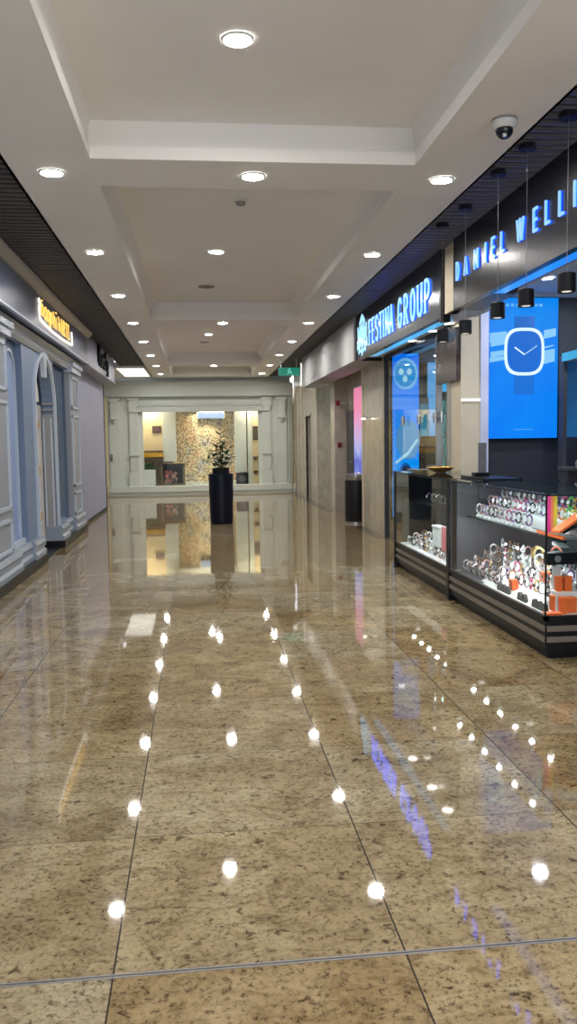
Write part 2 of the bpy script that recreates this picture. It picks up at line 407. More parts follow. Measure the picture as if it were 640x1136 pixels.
# dome camera, smoke detectors, speaker disc
t = thing('dome_camera', 'white and black dome security camera under the ceiling at the top right', 'security camera', (1.75, 4.68, 3.2))
obj('housing', MB().lathe(1.75, 4.68, [(0.066, 3.199), (0.070, 3.185), (0.066, 3.160), (0.058, 3.148), (0.052, 3.145)], 36), TRIMW, t, True)
obj('collar', MB().lathe(1.75, 4.68, [(0.070, 3.1995), (0.072, 3.192), (0.070, 3.186)], 36), mat('grey_collar', (0.3, 0.29, 0.28), 0.5), t, True)
prof = [(0.050, 3.148)] + [(0.050 * math.cos(a), 3.143 - 0.052 * math.sin(a)) for a in [0.1, 0.4, 0.7, 1.0, 1.25, 1.5]]
obj('dome', MB().lathe(1.75, 4.68, prof, 36), mat('smoked_dome', (0.01, 0.011, 0.016), 0.08), t, True)
obj('lens', MB().lathe(1.742, 4.65, [(0.012, 3.093), (0.014, 3.1), (0.014, 3.11)], 16), STEEL, t, True)
def detector(x, y, label):
    t = thing('smoke_detector', label, 'smoke detector', (x, y, CZ3))
    obj('base', MB().lathe(x, y, [(0.062, CZ3 - .001), (0.062, CZ3 - 0.012), (0.05, CZ3 - 0.02)], 28), TRIMW, t, True)
    obj('sensor', MB().lathe(x, y, [(0.042, CZ3 - 0.019), (0.040, CZ3 - 0.04), (0.028, CZ3 - 0.048)], 28), mat('detector_grey', (0.35, 0.34, 0.33), 0.5), t, True)
detector(0.41, 7.28, 'small round smoke detector in the second ceiling coffer, near its front')
detector(0.40, 21.0, 'small smoke detector in the farthest ceiling coffer')
GRIL = mat('speaker_grille_grey', (0.22, 0.21, 0.20), 0.6)
def spk(x, y, label, r):
    t = thing('ceiling_speaker', label, 'ceiling speaker', (x, y, CZ3))
    obj('grille', MB().lathe(x, y, [(r - 0.015, CZ3 - .002), (r - 0.018, CZ3 - 0.010)], 32), GRIL, t, True)
    obj('rim', MB().lathe(x, y, [(r, CZ3 - .001), (r, CZ3 - 0.008), (r - 0.015, CZ3 - 0.012), (r - 0.015, CZ3 - 0.001)], 32, cap=False), mat('rim_grey', (0.4, 0.38, 0.36), 0.5), t, True)
spk(0.16, 11.25, 'flat grey round speaker grille at the back of the second ceiling coffer', 0.115)
spk(0.18, 17.4, 'flat grey round speaker grille inside the third ceiling coffer', 0.10)

# ---------------------------------------------------------------- end wall storefront (Y = 23.4)
def frame_rect(mb, x0, x1, z0, z1, y, wd=0.03, dp=0.02):
    """raised rectangular moulding on a wall facing -Y"""
    mb.box(x0, x1, y - dp, y, z0, z0 + wd); mb.box(x0, x1, y - dp, y, z1 - wd, z1)
    mb.box(x0, x0 + wd, y - dp, y, z0, z1); mb.box(x1 - wd, x1, y - dp, y, z0, z1)
mb = MB()
mb.box(-2.6, 2.66, 23.25, 23.6, 2.69, 3.08); mb.box(-2.6, 2.66, 23.45, 23.6, 3.08, 3.57)
mb.box(-2.6, 2.66, 23.20, 23.25, 3.03, 3.09); mb.box(-2.6, 2.66, 23.20, 23.25, 2.69, 2.72)
struct('wall_end_bulkhead', mb, PILB)
F = thing('display_shopfront', 'pale classical shopfront with pilasters around the wide display window at the end of the corridor', 'shopfront', (0.1, 23.4, 0))
mb = MB(); mb.box(-2.45, -1.50, 23.42, 23.6, 0, 2.69); mb.box(1.69, 2.66, 23.42, 23.6, 0, 2.69); mb.box(-1.50, 1.69, 23.42, 23.6, 2.50, 2.69); mb.box(-1.50, 1.69, 23.42, 23.6, 0, 0.10)
obj('wall_panel', mb, PILW, F)
mb = MB(); mb.box(-1.62, 1.80, 23.30, 23.42, 2.27, 2.50); mb.box(-1.66, 1.84, 23.27, 23.42, 2.44, 2.52); mb.box(-1.62, 1.80, 23.32, 23.42, 2.27, 2.30)
obj('header', mb, mat('header_pale', (0.58, 0.61, 0.58), 0.4), F)
mb = MB(); mb.box(-2.45, 2.6, 23.26, 23.42, 0.0, 0.07); mb.box(-2.45, 2.6, 23.22, 23.42, 0.07, 0.24, 0.01)
obj('plinth', mb, PILW, F)
def pilaster(x0, x1, corb):
    mb = MB(); mb.box(x0, x1, 23.34, 23.42, 0.22, 2.68)
    mb.box(x0 - 0.03, x1 + 0.03, 23.31, 23.42, 2.60, 2.68)
    obj('pilaster', mb, PILW, F)
    if corb:
        c = (x0 + x1) / 2
        mb = MB(); mb.box(c - 0.11, c + 0.11, 23.22, 23.34, 2.55, 2.62); mb.box(c - 0.09, c + 0.09, 23.26, 23.34, 2.12, 2.55)
        mb.box(c - 0.11, c + 0.11, 23.20, 23.34, 2.08, 2.13, 0.01); mb.lathe(c, 23.30, [(0.01, 1.95), (0.05, 2.0), (0.06, 2.06), (0.08, 2.09)], 14)
        obj('corbel', mb, PILW, F)
pilaster(-2.40, -2.12, True); pilaster(2.20, 2.48, True); pilaster(-1.86, -1.62, False); pilaster(1.80, 2.04, False)
for x0, x1 in ((-1.90, -1.60), (1.78, 2.06)):
    mb = MB(); mb.box(x0, x1, 23.30, 23.34, 0.22, 0.62); mb.box(x0, x1, 23.30, 23.34, 1.08, 1.13)
    frame_rect(mb, x0 + .05, x1 - .05, 0.66, 1.06, 23.34, .025, .02)
    obj('pedestal', mb, PILW, F)
    mb = MB(); mb.box(x0 + .04, x1 - .04, 23.28, 23.34, 2.28, 2.44); mb.box(x0 + .01, x1 - .01, 23.26, 23.34, 2.42, 2.5)
    obj('capital', mb, PILW, F)
for x in (-2.52, 2.56, 2.6): obj('edge_moulding', MB().box(x - 0.02, x, 23.3, 23.42, 0.26, 2.65), PILW, F)
obj('window_glass', MB().box(-1.50, 1.69, 23.44, 23.452, 0.10, 2.30), glass_mat('display_window_glass', (0.97, 0.98, 0.96), 0.6), F)
# warm slot at the far left of the end wall
mb = MB(); mb.box(-2.75, -2.45, 23.5, 23.62, 0.0, 3.2)
struct('trim_4', mb, CREAM)
t = thing('wall_socket', 'small grey control box at mid height beside the left edge of the far shopfront', 'box', (-2.36, 23.3, 0.95))
obj('box_body', MB().box(-2.41, -2.33, 23.28, 23.335, 0.93, 1.13, .005), mat('socket_grey', (0.22, 0.22, 0.2), .5), t)
obj('button', MB().lathe(-2.37, 23.27, [(0.012, 1.0), (0.012, 1.03)], 10), BLACK, t)

struct('floor', MB().box(-2.2, 3.0, 23.605, 26.6, 0.0, 0.098), WHITE)
# shop interior behind the display window
mb = MB(); mb.box(-2.3, 3.0, 26.6, 26.75, 0, 3.1); struct('wall_end', mb, mat('shop_back_taupe', (0.32, 0.27, 0.20), 0.6, noise=.05))
mb = MB(); mb.box(-2.35, -2.2, 23.6, 26.6, 0, 3.1); mb.box(3.0, 3.1, 23.6, 26.6, 0, 3.1); struct('wall_end_side', mb, CREAM)
mb = MB(); mb.box(-2.35, 3.0, 23.6, 26.75, 2.60, 2.7); mb.box(-1.1, 1.4, 24.5, 24.6, 2.48, 2.6); mb.box(-0.9, 1.3, 25.3, 25.4, 2.45, 2.6); struct('ceiling', mb, CEIL)
struct('trim_5', MB().box(-1.72, -0.98, 24.0, 24.08, 0.0, 2.6), CREAM)
struct('trim_6', MB().box(1.55, 2.2, 24.0, 24.08, 0.0, 2.6), CREAM)
mb = MB(); mb.box(-0.98, -0.62, 23.95, 24.2, 0.9, 2.6); mb.box(-0.98, -0.62, 23.95, 24.2, 0.0, 0.3)
struct('wall_column', mb, PILW)
mb = MB(); mb.box(1.05, 1.38, 23.95, 24.2, 0.56, 2.6); mb.box(1.42, 1.55, 23.95, 24.2, 0.2, 2.6)
struct('wall_column', mb, PILW)
t = thing('mosaic_screen', 'glittering gold floral mosaic feature wall in the far display window', 'decorative wall', (0.25, 25.4, 0))
mb = MB()
nseg = 14
for k in range(nseg):
    a0 = k / nseg; a1 = (k + 1) / nseg
    def P(a): return (-0.75 + 2.0 * a, 25.6 - 0.55 * math.sin(PI * a))
    (xa, ya), (xb, yb) = P(a0), P(a1)
    mb.prism([(xa, ya, 0.25), (xb, yb, 0.25), (xb, yb, 2.35), (xa, ya, 2.35)], (0, 0.06, 0))
obj('mosaic_panel', mb, MOS, t)
obj('plinth', MB().box(-0.75, 1.25, 25.0, 25.7, 0.0, 0.25), PILW, t)
obj('top_rail', MB().box(-0.78, 1.28, 25.0, 25.7, 2.35, 2.42), PILW, t)
t = thing('illuminated_header', 'pale blue glowing strip above the gold mosaic in the far window', 'light', (0.35, 24.95, 2.22))
obj('light_face', MB().box(0.02, 0.78, 24.93, 24.95, 2.14, 2.30), emis('pale_blue_light', (0.45, 0.65, 1.0), .9), t)
obj('housing', MB().box(0.0, 0.80, 24.95, 24.99, 2.12, 2.36), PILW, t)
t = thing('flower_cabinet', 'dark open cabinet box filled with red and pink flowers in the far display window', 'cabinet', (-0.7, 24.0, 0.1))
mb = MB(); mb.box(-1.05, -0.38, 23.62, 23.66, 0.78, 0.84); mb.box(-1.05, -1.0, 23.62, 24.05, 0.26, 0.8); mb.box(-0.44, -0.38, 23.62, 24.05, 0.26, 0.84); mb.box(-1.05, -0.38, 23.62, 24.05, 0.78, 0.84); mb.box(-1.05, -0.38, 23.62, 24.05, 0.10, 0.27)
obj('frame', mb, mat('olive_brown_wood', (0.20, 0.15, 0.07), .4, noise=.2, scale=20), t)
obj('back_panel', MB().box(-1.0, -0.44, 24.0, 24.04, 0.27, 0.78), BLKMAT, t)
for k, cmat in enumerate((mat('coral_petal', (0.80, 0.20, 0.13), .5, noise=.3, scale=30), mat('pink_petal', (0.85, 0.42, 0.36), .5, noise=.3, scale=30))):
    mb = MB()
    for q in range(9):
        px = -0.78 + random.uniform(-0.14, 0.2); pz = 0.50 + random.uniform(-0.16, 0.16); py = 23.75 + random.uniform(0, .15)
        for a in range(5):
            an = a * 2 * PI / 5 + q
            mb.prism([(px, py, pz), (px + .05 * math.cos(an), py - .02, pz + .05 * math.sin(an)), (px + .055 * math.cos(an + .6), py - .02, pz + .055 * math.sin(an + .6))], (0, .008, 0))
    obj('flower_cluster', mb, cmat, t)
obj('foliage', MB().lathe(-0.72, 23.88, [(.04, .28), (.09, .32), (.10, .4), (.06, .5), (.02, .54)], 9), LEAF, t)
t = thing('framed_picture', 'small dark picture on the cream wall at the left of the far window', 'picture', (-1.15, 23.99, 1.82))
obj('frame', MB().box(-1.27, -1.03, 23.975, 23.998, 1.72, 1.90), BLKMAT, t); obj('image', MB().box(-1.25, -1.05, 23.97, 23.975, 1.74, 1.88), mat('mauve_print', (0.15, 0.08, 0.09), .5), t)
t = thing('framed_picture', 'dark upright picture on the cream wall at the right of the far window', 'picture', (1.62, 23.99, 1.6))
obj('frame', MB().box(1.57, 1.73, 23.975, 23.998, 1.47, 1.86), BLKMAT, t); obj('image', MB().box(1.585, 1.715, 23.97, 23.975, 1.49, 1.84), mat('umber_print', (0.10, 0.08, 0.06), .5), t)
t = thing('wall_shelf', 'yellow and brown wooden shelf unit on the cream wall in the far window', 'shelf', (-1.35, 23.95, 0.8))
obj('yellow_board', MB().box(-1.62, -0.98, 23.84, 23.99, 1.03, 1.15), mat('amber_board', (0.75, 0.42, 0.03), .4), t)
obj('brown_board', MB().box(-1.62, -0.98, 23.80, 23.99, 0.90, 1.0).box(-1.62, -0.98, 23.84, 23.99, 1.18, 1.21), mat('brown_board', (0.10, 0.06, 0.035), .4), t)
obj('lower_board', MB().box(-1.3, -0.98, 23.84, 23.99, 0.3, 0.9), mat('brown_board_low', (0.13, 0.08, 0.045), .4, noise=.2), t)
t = thing('planter_box', 'white planter box with dark green leafy plant at the left of the far window', 'planter', (-1.35, 23.75, 0.1))
obj('box_body', MB().box(-1.62, -1.2, 23.6, 23.82, 0.1, 0.68, .01), WHITE, t)
mb = MB()
for k in range(60):
    a = random.uniform(0, 2 * PI); L_ = random.uniform(.12, .3); bx = -1.42 + random.uniform(-.15, .2); dx = math.cos(a) * L_ * .6; dz = abs(math.sin(a)) * L_
    mb.prism([(bx, 23.7, .68), (bx + dx * .5 - .03, 23.68, .68 + dz * .5), (bx + dx, 23.66, .68 + dz), (bx + dx * .5 + .03, 23.69, .68 + dz * .5 + .02)], (0, .004, 0))
obj('foliage', mb, LEAF, t)
t = thing('safe_box', 'small black box with round dial at the right of the far display window', 'box', (1.25, 23.9, 0.1))
obj('box_body', MB().box(1.06, 1.40, 23.65, 23.93, 0.2, 0.55, .01), BLACK, t)
obj('round_window', MB().prism([(1.23 + .1 * math.cos(a * PI / 8), 23.645, .38 + .1 * math.sin(a * PI / 8)) for a in range(16)], (0, .004, 0)), DKGREY, t)
obj('stand', MB().box(1.0, 1.45, 23.62, 23.95, 0.1, 0.2), PILW, t)
for k, (x, w_, h_, lb) in enumerate([(0.05, .08, .10, 'small white ornament left of centre on the far window ledge'), (0.32, .05, .13, 'narrow pale ornament in the middle of the far window ledge'), (0.62, .16, .14, 'white folded display card beside the black planter in the far window'), (-0.15, .06, .07, 'tiny cream ornament near the flower cabinet in the far window')]):
    tag(obj('ornament', MB().lathe(x, 23.68, [(w_ * .4, 0.1), (w_ * .5, .12), (w_ * .2, .1 + h_), (w_ * .3, .16 + h_), (w_ * .1, .20 + h_)], 12), WHITE), lb, 'ornament')
for k, (x, z) in enumerate([(1.62, .95), (1.62, .55)]):
    t = thing('wall_shelf', ('upper' if k == 0 else 'lower') + ' little brown shelf on the cream strip at the right of the far window', 'shelf', (x, 23.95, z))
    obj('board', MB().box(1.57, 1.76, 23.86, 23.99, z, z + .05), mat('brown_board_small', (0.12, .07, .04), .4), t)
    obj('bracket', MB().box(1.62, 1.65, 23.9, 23.99, z - .06, z), BLKMAT, t)
for k, x in enumerate((-0.05, 0.30, 0.66)):
    t = thing('ceiling_spotlight', ['left', 'middle', 'right'][k] + ' one of the three bright spotlights above the gold mosaic', 'ceiling light', (x, 24.7, 2.6))
    obj('lens', MB().lathe(x, 24.7, [(.055, 2.575), (.055, 2.58)], 20), emis('spot_lens_warm', (1.0, .88, .66), 430), t)
    obj('trim_ring', MB().lathe(x, 24.7, [(.075, 2.599), (.075, 2.585), (.056, 2.582)], 20, cap=False), TRIMW, t)
t = thing('ceiling_spotlight', 'warm recessed spotlight inside the cream left side of the far shop', 'ceiling light', (-1.35, 23.75, 2.6))  # lamp added to brighten the cream wall on the left
obj('lens', MB().lathe(-1.35, 23.78, [(.07, 2.575), (.07, 2.58)], 20), emis('spot_lens_cream', (1.0, .88, .68), 380), t)
obj('trim_ring', MB().lathe(-1.35, 23.78, [(.09, 2.599), (.09, 2.585), (.071, 2.582)], 20, cap=False), TRIMW, t)
t = thing('ceiling_spotlight', 'warm recessed spotlight inside the cream right side of the far shop', 'ceiling light', (1.55, 23.75, 2.6))  # lamp added to brighten the cream wall on the right
obj('lens', MB().lathe(1.5, 23.78, [(.06, 2.575), (.06, 2.58)], 20), emis('spot_lens_cream2', (1.0, .88, .68), 400), t)
obj('trim_ring', MB().lathe(1.5, 23.78, [(.08, 2.599), (.08, 2.585), (.061, 2.582)], 20, cap=False), TRIMW, t)

# ---------------------------------------------------------------- left boutique shopfront
B = thing('boutique_shopfront', 'blue grey classical boutique shopfront with panelled pilasters and arches on the left', 'shopfront', (-1.95, 9.0, 0))
mb = MB()
mb.box(-2.3, -2.0, -2.9, 8.92, 0.1, 2.70)
mb.box(-2.3, -2.03, 8.92, 9.75, 0.1, 2.70)
mb.box(-2.3, -1.95, 9.75, 10.3, 0.1, 2.70)
mb.box(-2.3, -2.06, 11.78, 13.1, 0.3, 2.70)
mb.box(-2.3, -2.0, 13.1, 14.08, 0.1, 2.70)
# wall over the door with an arched cut
ARC = [(11.03 - 0.70 * math.cos(a), 1.93 + 0.62 * math.sin(a)) for a in [PI * k / 16 for k in range(17)]]
for (y0, z0), (y1, z1) in zip(ARC, ARC[1:]):
    mb.prism([(-1.95, y0, z0), (-1.95, y1, z1), (-1.95, y1, 2.7), (-1.95, y0, 2.7)], (-0.15, 0, 0))
mb.box(-2.10, -1.95, 10.3, 10.33, 0.1, 2.7); mb.box(-2.10, -1.95, 11.73, 11.80, 0.1, 2.7)
obj('wall_panel', mb, BLUEP, B)
def pil(y0, y1):
    mb = MB(); mb.box(-2.0, -1.92, y0, y1, 0.28, 2.66); obj('pilaster', mb, GREYP, B)
    fr = MB(); cx = -1.92
    for z0, z1 in ((0.34, 0.68), (0.77, 1.87), (1.97, 2.46)):
        a, c = y0 + 0.10, y1 - 0.10; wd = 0.035
        fr.box(cx, cx + .02, a, c, z0, z0 + wd); fr.box(cx, cx + .02, a, c, z1 - wd, z1); fr.box(cx, cx + .02, a, a + wd, z0, z1); fr.box(cx, cx + .02, c - wd, c, z0, z1)
    obj('panel_moulding', fr, BLUEL, B)
    mb = MB(); mb.box(-2.0, -1.87, y0 - .03, y1 + .03, 2.52, 2.66); mb.box(-2.0, -1.84, y0 - .05, y1 + .05, 2.60, 2.66)
    obj('capital', mb, BLUEL, B)
pil(7.9, 8.86); pil(13.08, 14.0); pil(3.0, 4.0); pil(5.4, 6.4)
# projecting cornice line over the pilasters
mb = MB()
prof = [(-2.0, 2.56), (-1.93, 2.56), (-1.90, 2.60), (-1.88, 2.66), (-1.84, 2.70), (-2.0, 2.70)]
mb.prism([(x, -2.8, z) for x, z in prof], (0, 16.86, 0))
obj('cornice', mb, mat('grey_blue_cornice', (0.34, 0.37, 0.43), .35), B)
# arched window moulding in the recess
def arch_band(mb, yc, hw, zs, hr, z0, x, wd=0.03, dp=0.025, n=18):
    o = [(yc - hw, z0)] + [(yc - hw * math.cos(PI * k / n), zs + hr * math.sin(PI * k / n)) for k in range(n + 1)] + [(yc + hw, z0)]
    i = [(yc - hw + wd, z0)] + [(yc - (hw - wd) * math.cos(PI * k / n), zs + (hr - wd) * math.sin(PI * k / n)) for k in range(n + 1)] + [(yc + hw - wd, z0)]
    mb.strip([(x, y, z) for y, z in i], [(x, y, z) for y, z in o], (dp, 0, 0))
mb = MB(); arch_band(mb, 9.40, 0.27, 2.2, 0.27, 0.38, -2.03); arch_band(mb, 9.40, 0.19, 2.18, 0.19, 0.42, -2.03, .012, .012)
obj('arch_moulding', mb, BLUEL, B)
mb = MB(); mb.box(-2.03, -1.98, 8.92, 9.75, 0.30, 0.37)
obj('window_sill', mb, BLUEL, B)
ov = [(9.40 - 0.24 * math.cos(PI * k / 18), 2.2 + 0.24 * math.sin(PI * k / 18)) for k in range(19)]
obj('window_panel', MB().prism([(-2.028, y, z) for y, z in [(9.16, .38)] + ov + [(9.64, .38)]], (0.006, 0, 0)), mat('lit_blue_panel', (0.27, 0.38, 0.66), .3, noise=.05), B)  # blue light in the recess is put into this panel's colour
# door arch mouldings, keystone, door
mb = MB(); arch_band(mb, 11.03, 0.74, 1.93, 0.66, 0.28, -1.95, .05, .035)
obj('arch_moulding', mb, BLUEL, B)
mb = MB(); mb.prism([(-1.91, 10.97, 2.28), (-1.91, 11.09, 2.28), (-1.91, 11.16, 2.62), (-1.91, 10.90, 2.62)], (-0.05, 0, 0))
obj('keystone', mb, BLUEL, B)
mb = MB()
for z in (1.80, 1.88, 1.96): mb.box(-2.10, -1.94, 11.70, 11.745, z, z + 0.03); 
mb.box(-2.10, -1.96, 11.69, 11.73, 0.28, 1.8); 
obj('door_jamb', mb, mat('grey_jamb', (0.30, 0.31, 0.33), .4), B)
mb = MB(); mb.box(-1.99, -1.97, 11.685, 11.70, 0.3, 1.78); mb.box(-2.09, -2.07, 11.685, 11.70, 0.3, 1.78)
obj('jamb_moulding', mb, BLUEL, B)
mb = MB(); mb.box(-2.16, -2.11, 11.22, 11.72, 0.05, 1.95, .005)
dr = obj('door', mb, mat('ivory_door_paint', (0.62, 0.60, 0.58), .4), B)
mb = MB(); mb.box(-2.16, -2.11, 10.34, 11.08, 0.05, 1.95, .005)
dr2 = obj('door', mb, mat('ivory_door_paint2', (0.50, 0.50, 0.50), .4), B)
for z in (0.42, 1.03, 1.63): obj('hinge', MB().box(-2.10, -2.075, 11.22, 11.34, z, z + 0.11, .004), BRASS, dr)
fz = [(11.03 - 0.60 * math.cos(PI * k / 14), 2.0 + 0.48 * math.sin(PI * k / 14)) for k in range(15)]
obj('fanlight', MB().prism([(-2.12, y, z) for y, z in fz], (-0.02, 0, 0)), emis('fanlight_glow', (1.0, .9, .75), .25, (.6, .6, .55)), B)
obj('dark_lobby', MB().box(-2.32, -2.28, 10.3, 11.8, 0.05, 2.6), BLKMAT, B)  # black sheet stands for the shade of the interior behind the door
# fluted window bay between the door and the next pilaster
mb = MB(); 
for k in range(9): mb.box(-2.06, -2.03, 11.95 + k * 0.13, 11.99 + k * 0.13, 0.4, 2.5)
obj('fluting', mb, mat('fluted_blue', (0.15, 0.20, 0.27), .35), B)
# plinth
mb = MB()
for y0, y1, x in ((-2.8, 9.02, -1.86), (9.02, 9.78, -1.90), (9.78, 10.36, -1.86), (11.70, 12.3, -1.86), (12.3, 13.06, -1.92), (13.06, 14.08, -1.86)):
    pr_ = [(-2.2, 0.10), (x - .005, 0.10), (x, 0.15), (x - .025, 0.18), (x - .025, .23), (x - .005, .26), (x - .035, .31), (-2.2, .31)]
    mb.prism([(px, y0, pz) for px, pz in pr_], (0, y1 - y0, 0))
obj('plinth', mb, mat('plinth_blue', (0.26, 0.31, 0.39), .3), B)
mb = MB(); mb.box(-2.2, -1.85, -2.8, 10.36, 0.0, 0.10); mb.box(-2.2, -1.85, 11.70, 14.08, 0.0, 0.10); mb.box(-2.2, -1.9, 10.36, 11.70, 0.0, 0.012)
obj('toe_kick', mb, BLACK, B)
# other panels nearer than the frame
# fascia boxes
B2 = thing('shop_fascia', 'slate blue sign fascia box with pale cornice above the boutique arches', 'fascia', (-1.75, 6.0, 2.72))
obj('panel', MB().box(-2.3, -1.75, -2.8, 13.95, 2.72, 3.12), FASC, B2)
prof = [(-2.0, 3.12), (-1.72, 3.12), (-1.70, 3.14), (-1.665, 3.16), (-1.65, 3.19), (-1.65, 3.208), (-2.0, 3.208)]
obj('cornice', MB().prism([(x, -2.8, z) for x, z in prof], (0, 16.7, 0)), mat('taupe_cornice', (0.36, 0.34, 0.33), .4), B2)
obj('lower_lip', MB().box(-1.77, -1.735, -2.8, 13.95, 2.715, 2.735), BLUEL, B2)
B3 = thing('shop_fascia', 'pale lavender sign fascia box over the closed shutter, farther along the left', 'fascia', (-1.75, 16.2, 2.72))
obj('panel', MB().box(-2.3, -1.75, 13.96, 18.45, 2.72, 3.205), LAVF, B3)
obj('soffit_lip', MB().box(-2.3, -1.73, 13.96, 18.47, 2.70, 2.72), mat('lip_grey', (0.3, 0.3, .31), .4), B3)
# shutter wall
Sh = thing('closed_shutter', 'tall plain lavender grey closed shopfront shutter on the left wall', 'shutter', (-2.0, 16.2, 0))
mb = MB()
n = 3
obj('panel', MB().box(-2.3, -2.0, 14.1, 15.5, 0.06, 2.70).box(-2.3, -2.003, 15.5, 18.4, 0.06, 2.70), LAV, Sh)
obj('bottom_rail', MB().box(-2.2, -1.985, 14.12, 18.4, 0.0, 0.055), BLACK, Sh)
obj('end_trim', MB().box(-2.3, -1.99, 18.4, 18.44, 0.0, 2.70), BLACK, Sh)
mb = MB(); mb.box(-2.6, -2.3, 18.3, 18.45, 0, 3.2); struct('wall_left', mb, CREAM)

# ---------------------------------------------------------------- lettering helpers
def stroke_glyph(mb, pts, th, place, dep):
    """pts: polyline in glyph space; each segment becomes a little prism"""
    for (x0, y0), (x1, y1) in zip(pts, pts[1:]):
        dx, dy = x1 - x0, y1 - y0; l = math.hypot(dx, dy) or 1e-6
        nx, ny = -dy / l * th / 2, dx / l * th / 2; ex, ey = dx / l * th * 0.25, dy / l * th * 0.25
        q = [(x0 - ex + nx, y0 - ey + ny), (x1 + ex + nx, y1 + ey + ny), (x1 + ex - nx, y1 + ey - ny), (x0 - ex - nx, y0 - ey - ny)]
        mb.prism([place(u, v, 0) for u, v in q], Vector(place(0, 0, dep)) - Vector(place(0, 0, 0)))
def arc(cx, cy, rx, ry, a0, a1, n=10):
    return [(cx + rx * math.cos(math.radians(a0 + (a1 - a0) * k / n)), cy + ry * math.sin(math.radians(a0 + (a1 - a0) * k / n))) for k in range(n + 1)]
G = {   # sans capitals, unit height, width ~0.5
 'D': (0.5, [[(0, 0), (0, 1)], [(0, 1)] + arc(0.1, 0.5, 0.4, 0.5, 90, -90, 12) + [(0, 0)]]),
 'A': (0.56, [[(0, 0), (0.28, 1), (0.56, 0)], [(0.11, 0.3), (0.45, 0.3)]]),
 'N': (0.5, [[(0, 0), (0, 1), (0.5, 0), (0.5, 1)]]),
 'I': (0.1, [[(0.05, 0), (0.05, 1)]]),
 'E': (0.42, [[(0.42, 0), (0, 0), (0, 1), (0.42, 1)], [(0, 0.5), (0.36, 0.5)]]),
 'L': (0.42, [[(0, 1), (0, 0), (0.42, 0)]]),
 'W': (0.80, [[(0, 1), (0.2, 0), (0.4, 1), (0.6, 0), (0.8, 1)]]),
 'F': (0.42, [[(0, 0), (0, 1), (0.42, 1)], [(0, 0.52), (0.34, 0.52)]]),
 'S': (0.44, [arc(0.22, 0.74, 0.22, 0.26, 30, 270, 10) + arc(0.22, 0.24, 0.22, 0.24, 90, -150, 10)]),
 'T': (0.5, [[(0, 1), (0.5, 1)], [(0.25, 1), (0.25, 0)]]),
 'G': (0.5, [arc(0.26, 0.5, 0.26, 0.5, 40, 330, 16) + [(0.5, 0.42), (0.3, 0.42)]]),
 'R': (0.46, [[(0, 0), (0, 1)], [(0, 1)] + arc(0.18, 0.74, 0.26, 0.26, 90, -90, 8) + [(0, 0.48)], [(0.2, 0.48), (0.46, 0)]]),
 'O': (0.52, [arc(0.26, 0.5, 0.26, 0.5, 0, 360, 20)]),
 'U': (0.5, [[(0, 1), (0, 0.25)] + arc(0.25, 0.25, 0.25, 0.25, 180, 360, 10) + [(0.5, 1)]]),
 'P': (0.46, [[(0, 0), (0, 1)], [(0, 1)] + arc(0.18, 0.72, 0.27, 0.28, 90, -90, 8) + [(0, 0.44)]]),
}
SERIF = {'F': [(0, 0)], 'E': [], 'T': [(0.25, 0)], 'I': [(0.05, 0), (0.05, 1)], 'N': [(0, 0), (0, 1), (0.5, 1)], 'A': [(0, 0), (0.56, 0)], 'R': [(0, 0), (0.46, 0)], 'U': [(0, 1), (0.5, 1)], 'P': [(0, 0)], 'S': [], 'G': [], 'O': []}
def letter(ch, parent, y_left, z0, h, wscale, th, X, face, side, serif=False):
    """capital on a right-hand fascia (plane X, facing -X, read towards -Y)"""
    wd, polys = G[ch]
    def place(u, v, d): return (X - 0.009 - d, y_left - u * h * wscale, z0 + v * h)
    mb = MB()
    for p in polys:
        for (a, b_) in zip(p, p[1:]): pass
        stroke_scaled(mb, p, th, place, 0.010, wscale, h)
    if serif:
        for (u, v) in SERIF[ch]:
            stroke_scaled(mb, [(u - 0.11, v), (u + 0.11, v)], th * 0.5, place, 0.010, wscale, h)
    lt = obj('letter', mb, face, parent)
    mb = MB()
    for p in polys:
        stroke_scaled(mb, p, th * 0.6, lambda u, v, d: (X - 0.001 - d, y_left - u * h * wscale, z0 + v * h), 0.005, wscale, h)
    obj('backlight', mb, side, lt, label='deep blue glow behind the letter')
    return lt
def stroke_scaled(mb, pts, th, place, dep, ws, h):
    for (x0, y0), (x1, y1) in zip(pts, pts[1:]):
        ax, ay, bx, by = x0 * ws * h, y0 * h, x1 * ws * h, y1 * h
        dx, dy = bx - ax, by - ay; l = math.hypot(dx, dy) or 1e-6
        nx, ny = -dy / l * th / 2, dx / l * th / 2; ex, ey = dx / l * th * 0.3, dy / l * th * 0.3
        q = [(ax - ex + nx, ay - ey + ny), (bx + ex + nx, by + ey + ny), (bx + ex - nx, by + ey - ny), (ax - ex - nx, ay - ey - ny)]
        P = [Vector(place(u / (ws * h), v / h, 0)) for u, v in q]
        mb.prism(P, Vector(place(0, 0, dep)) - Vector(place(0, 0, 0)))

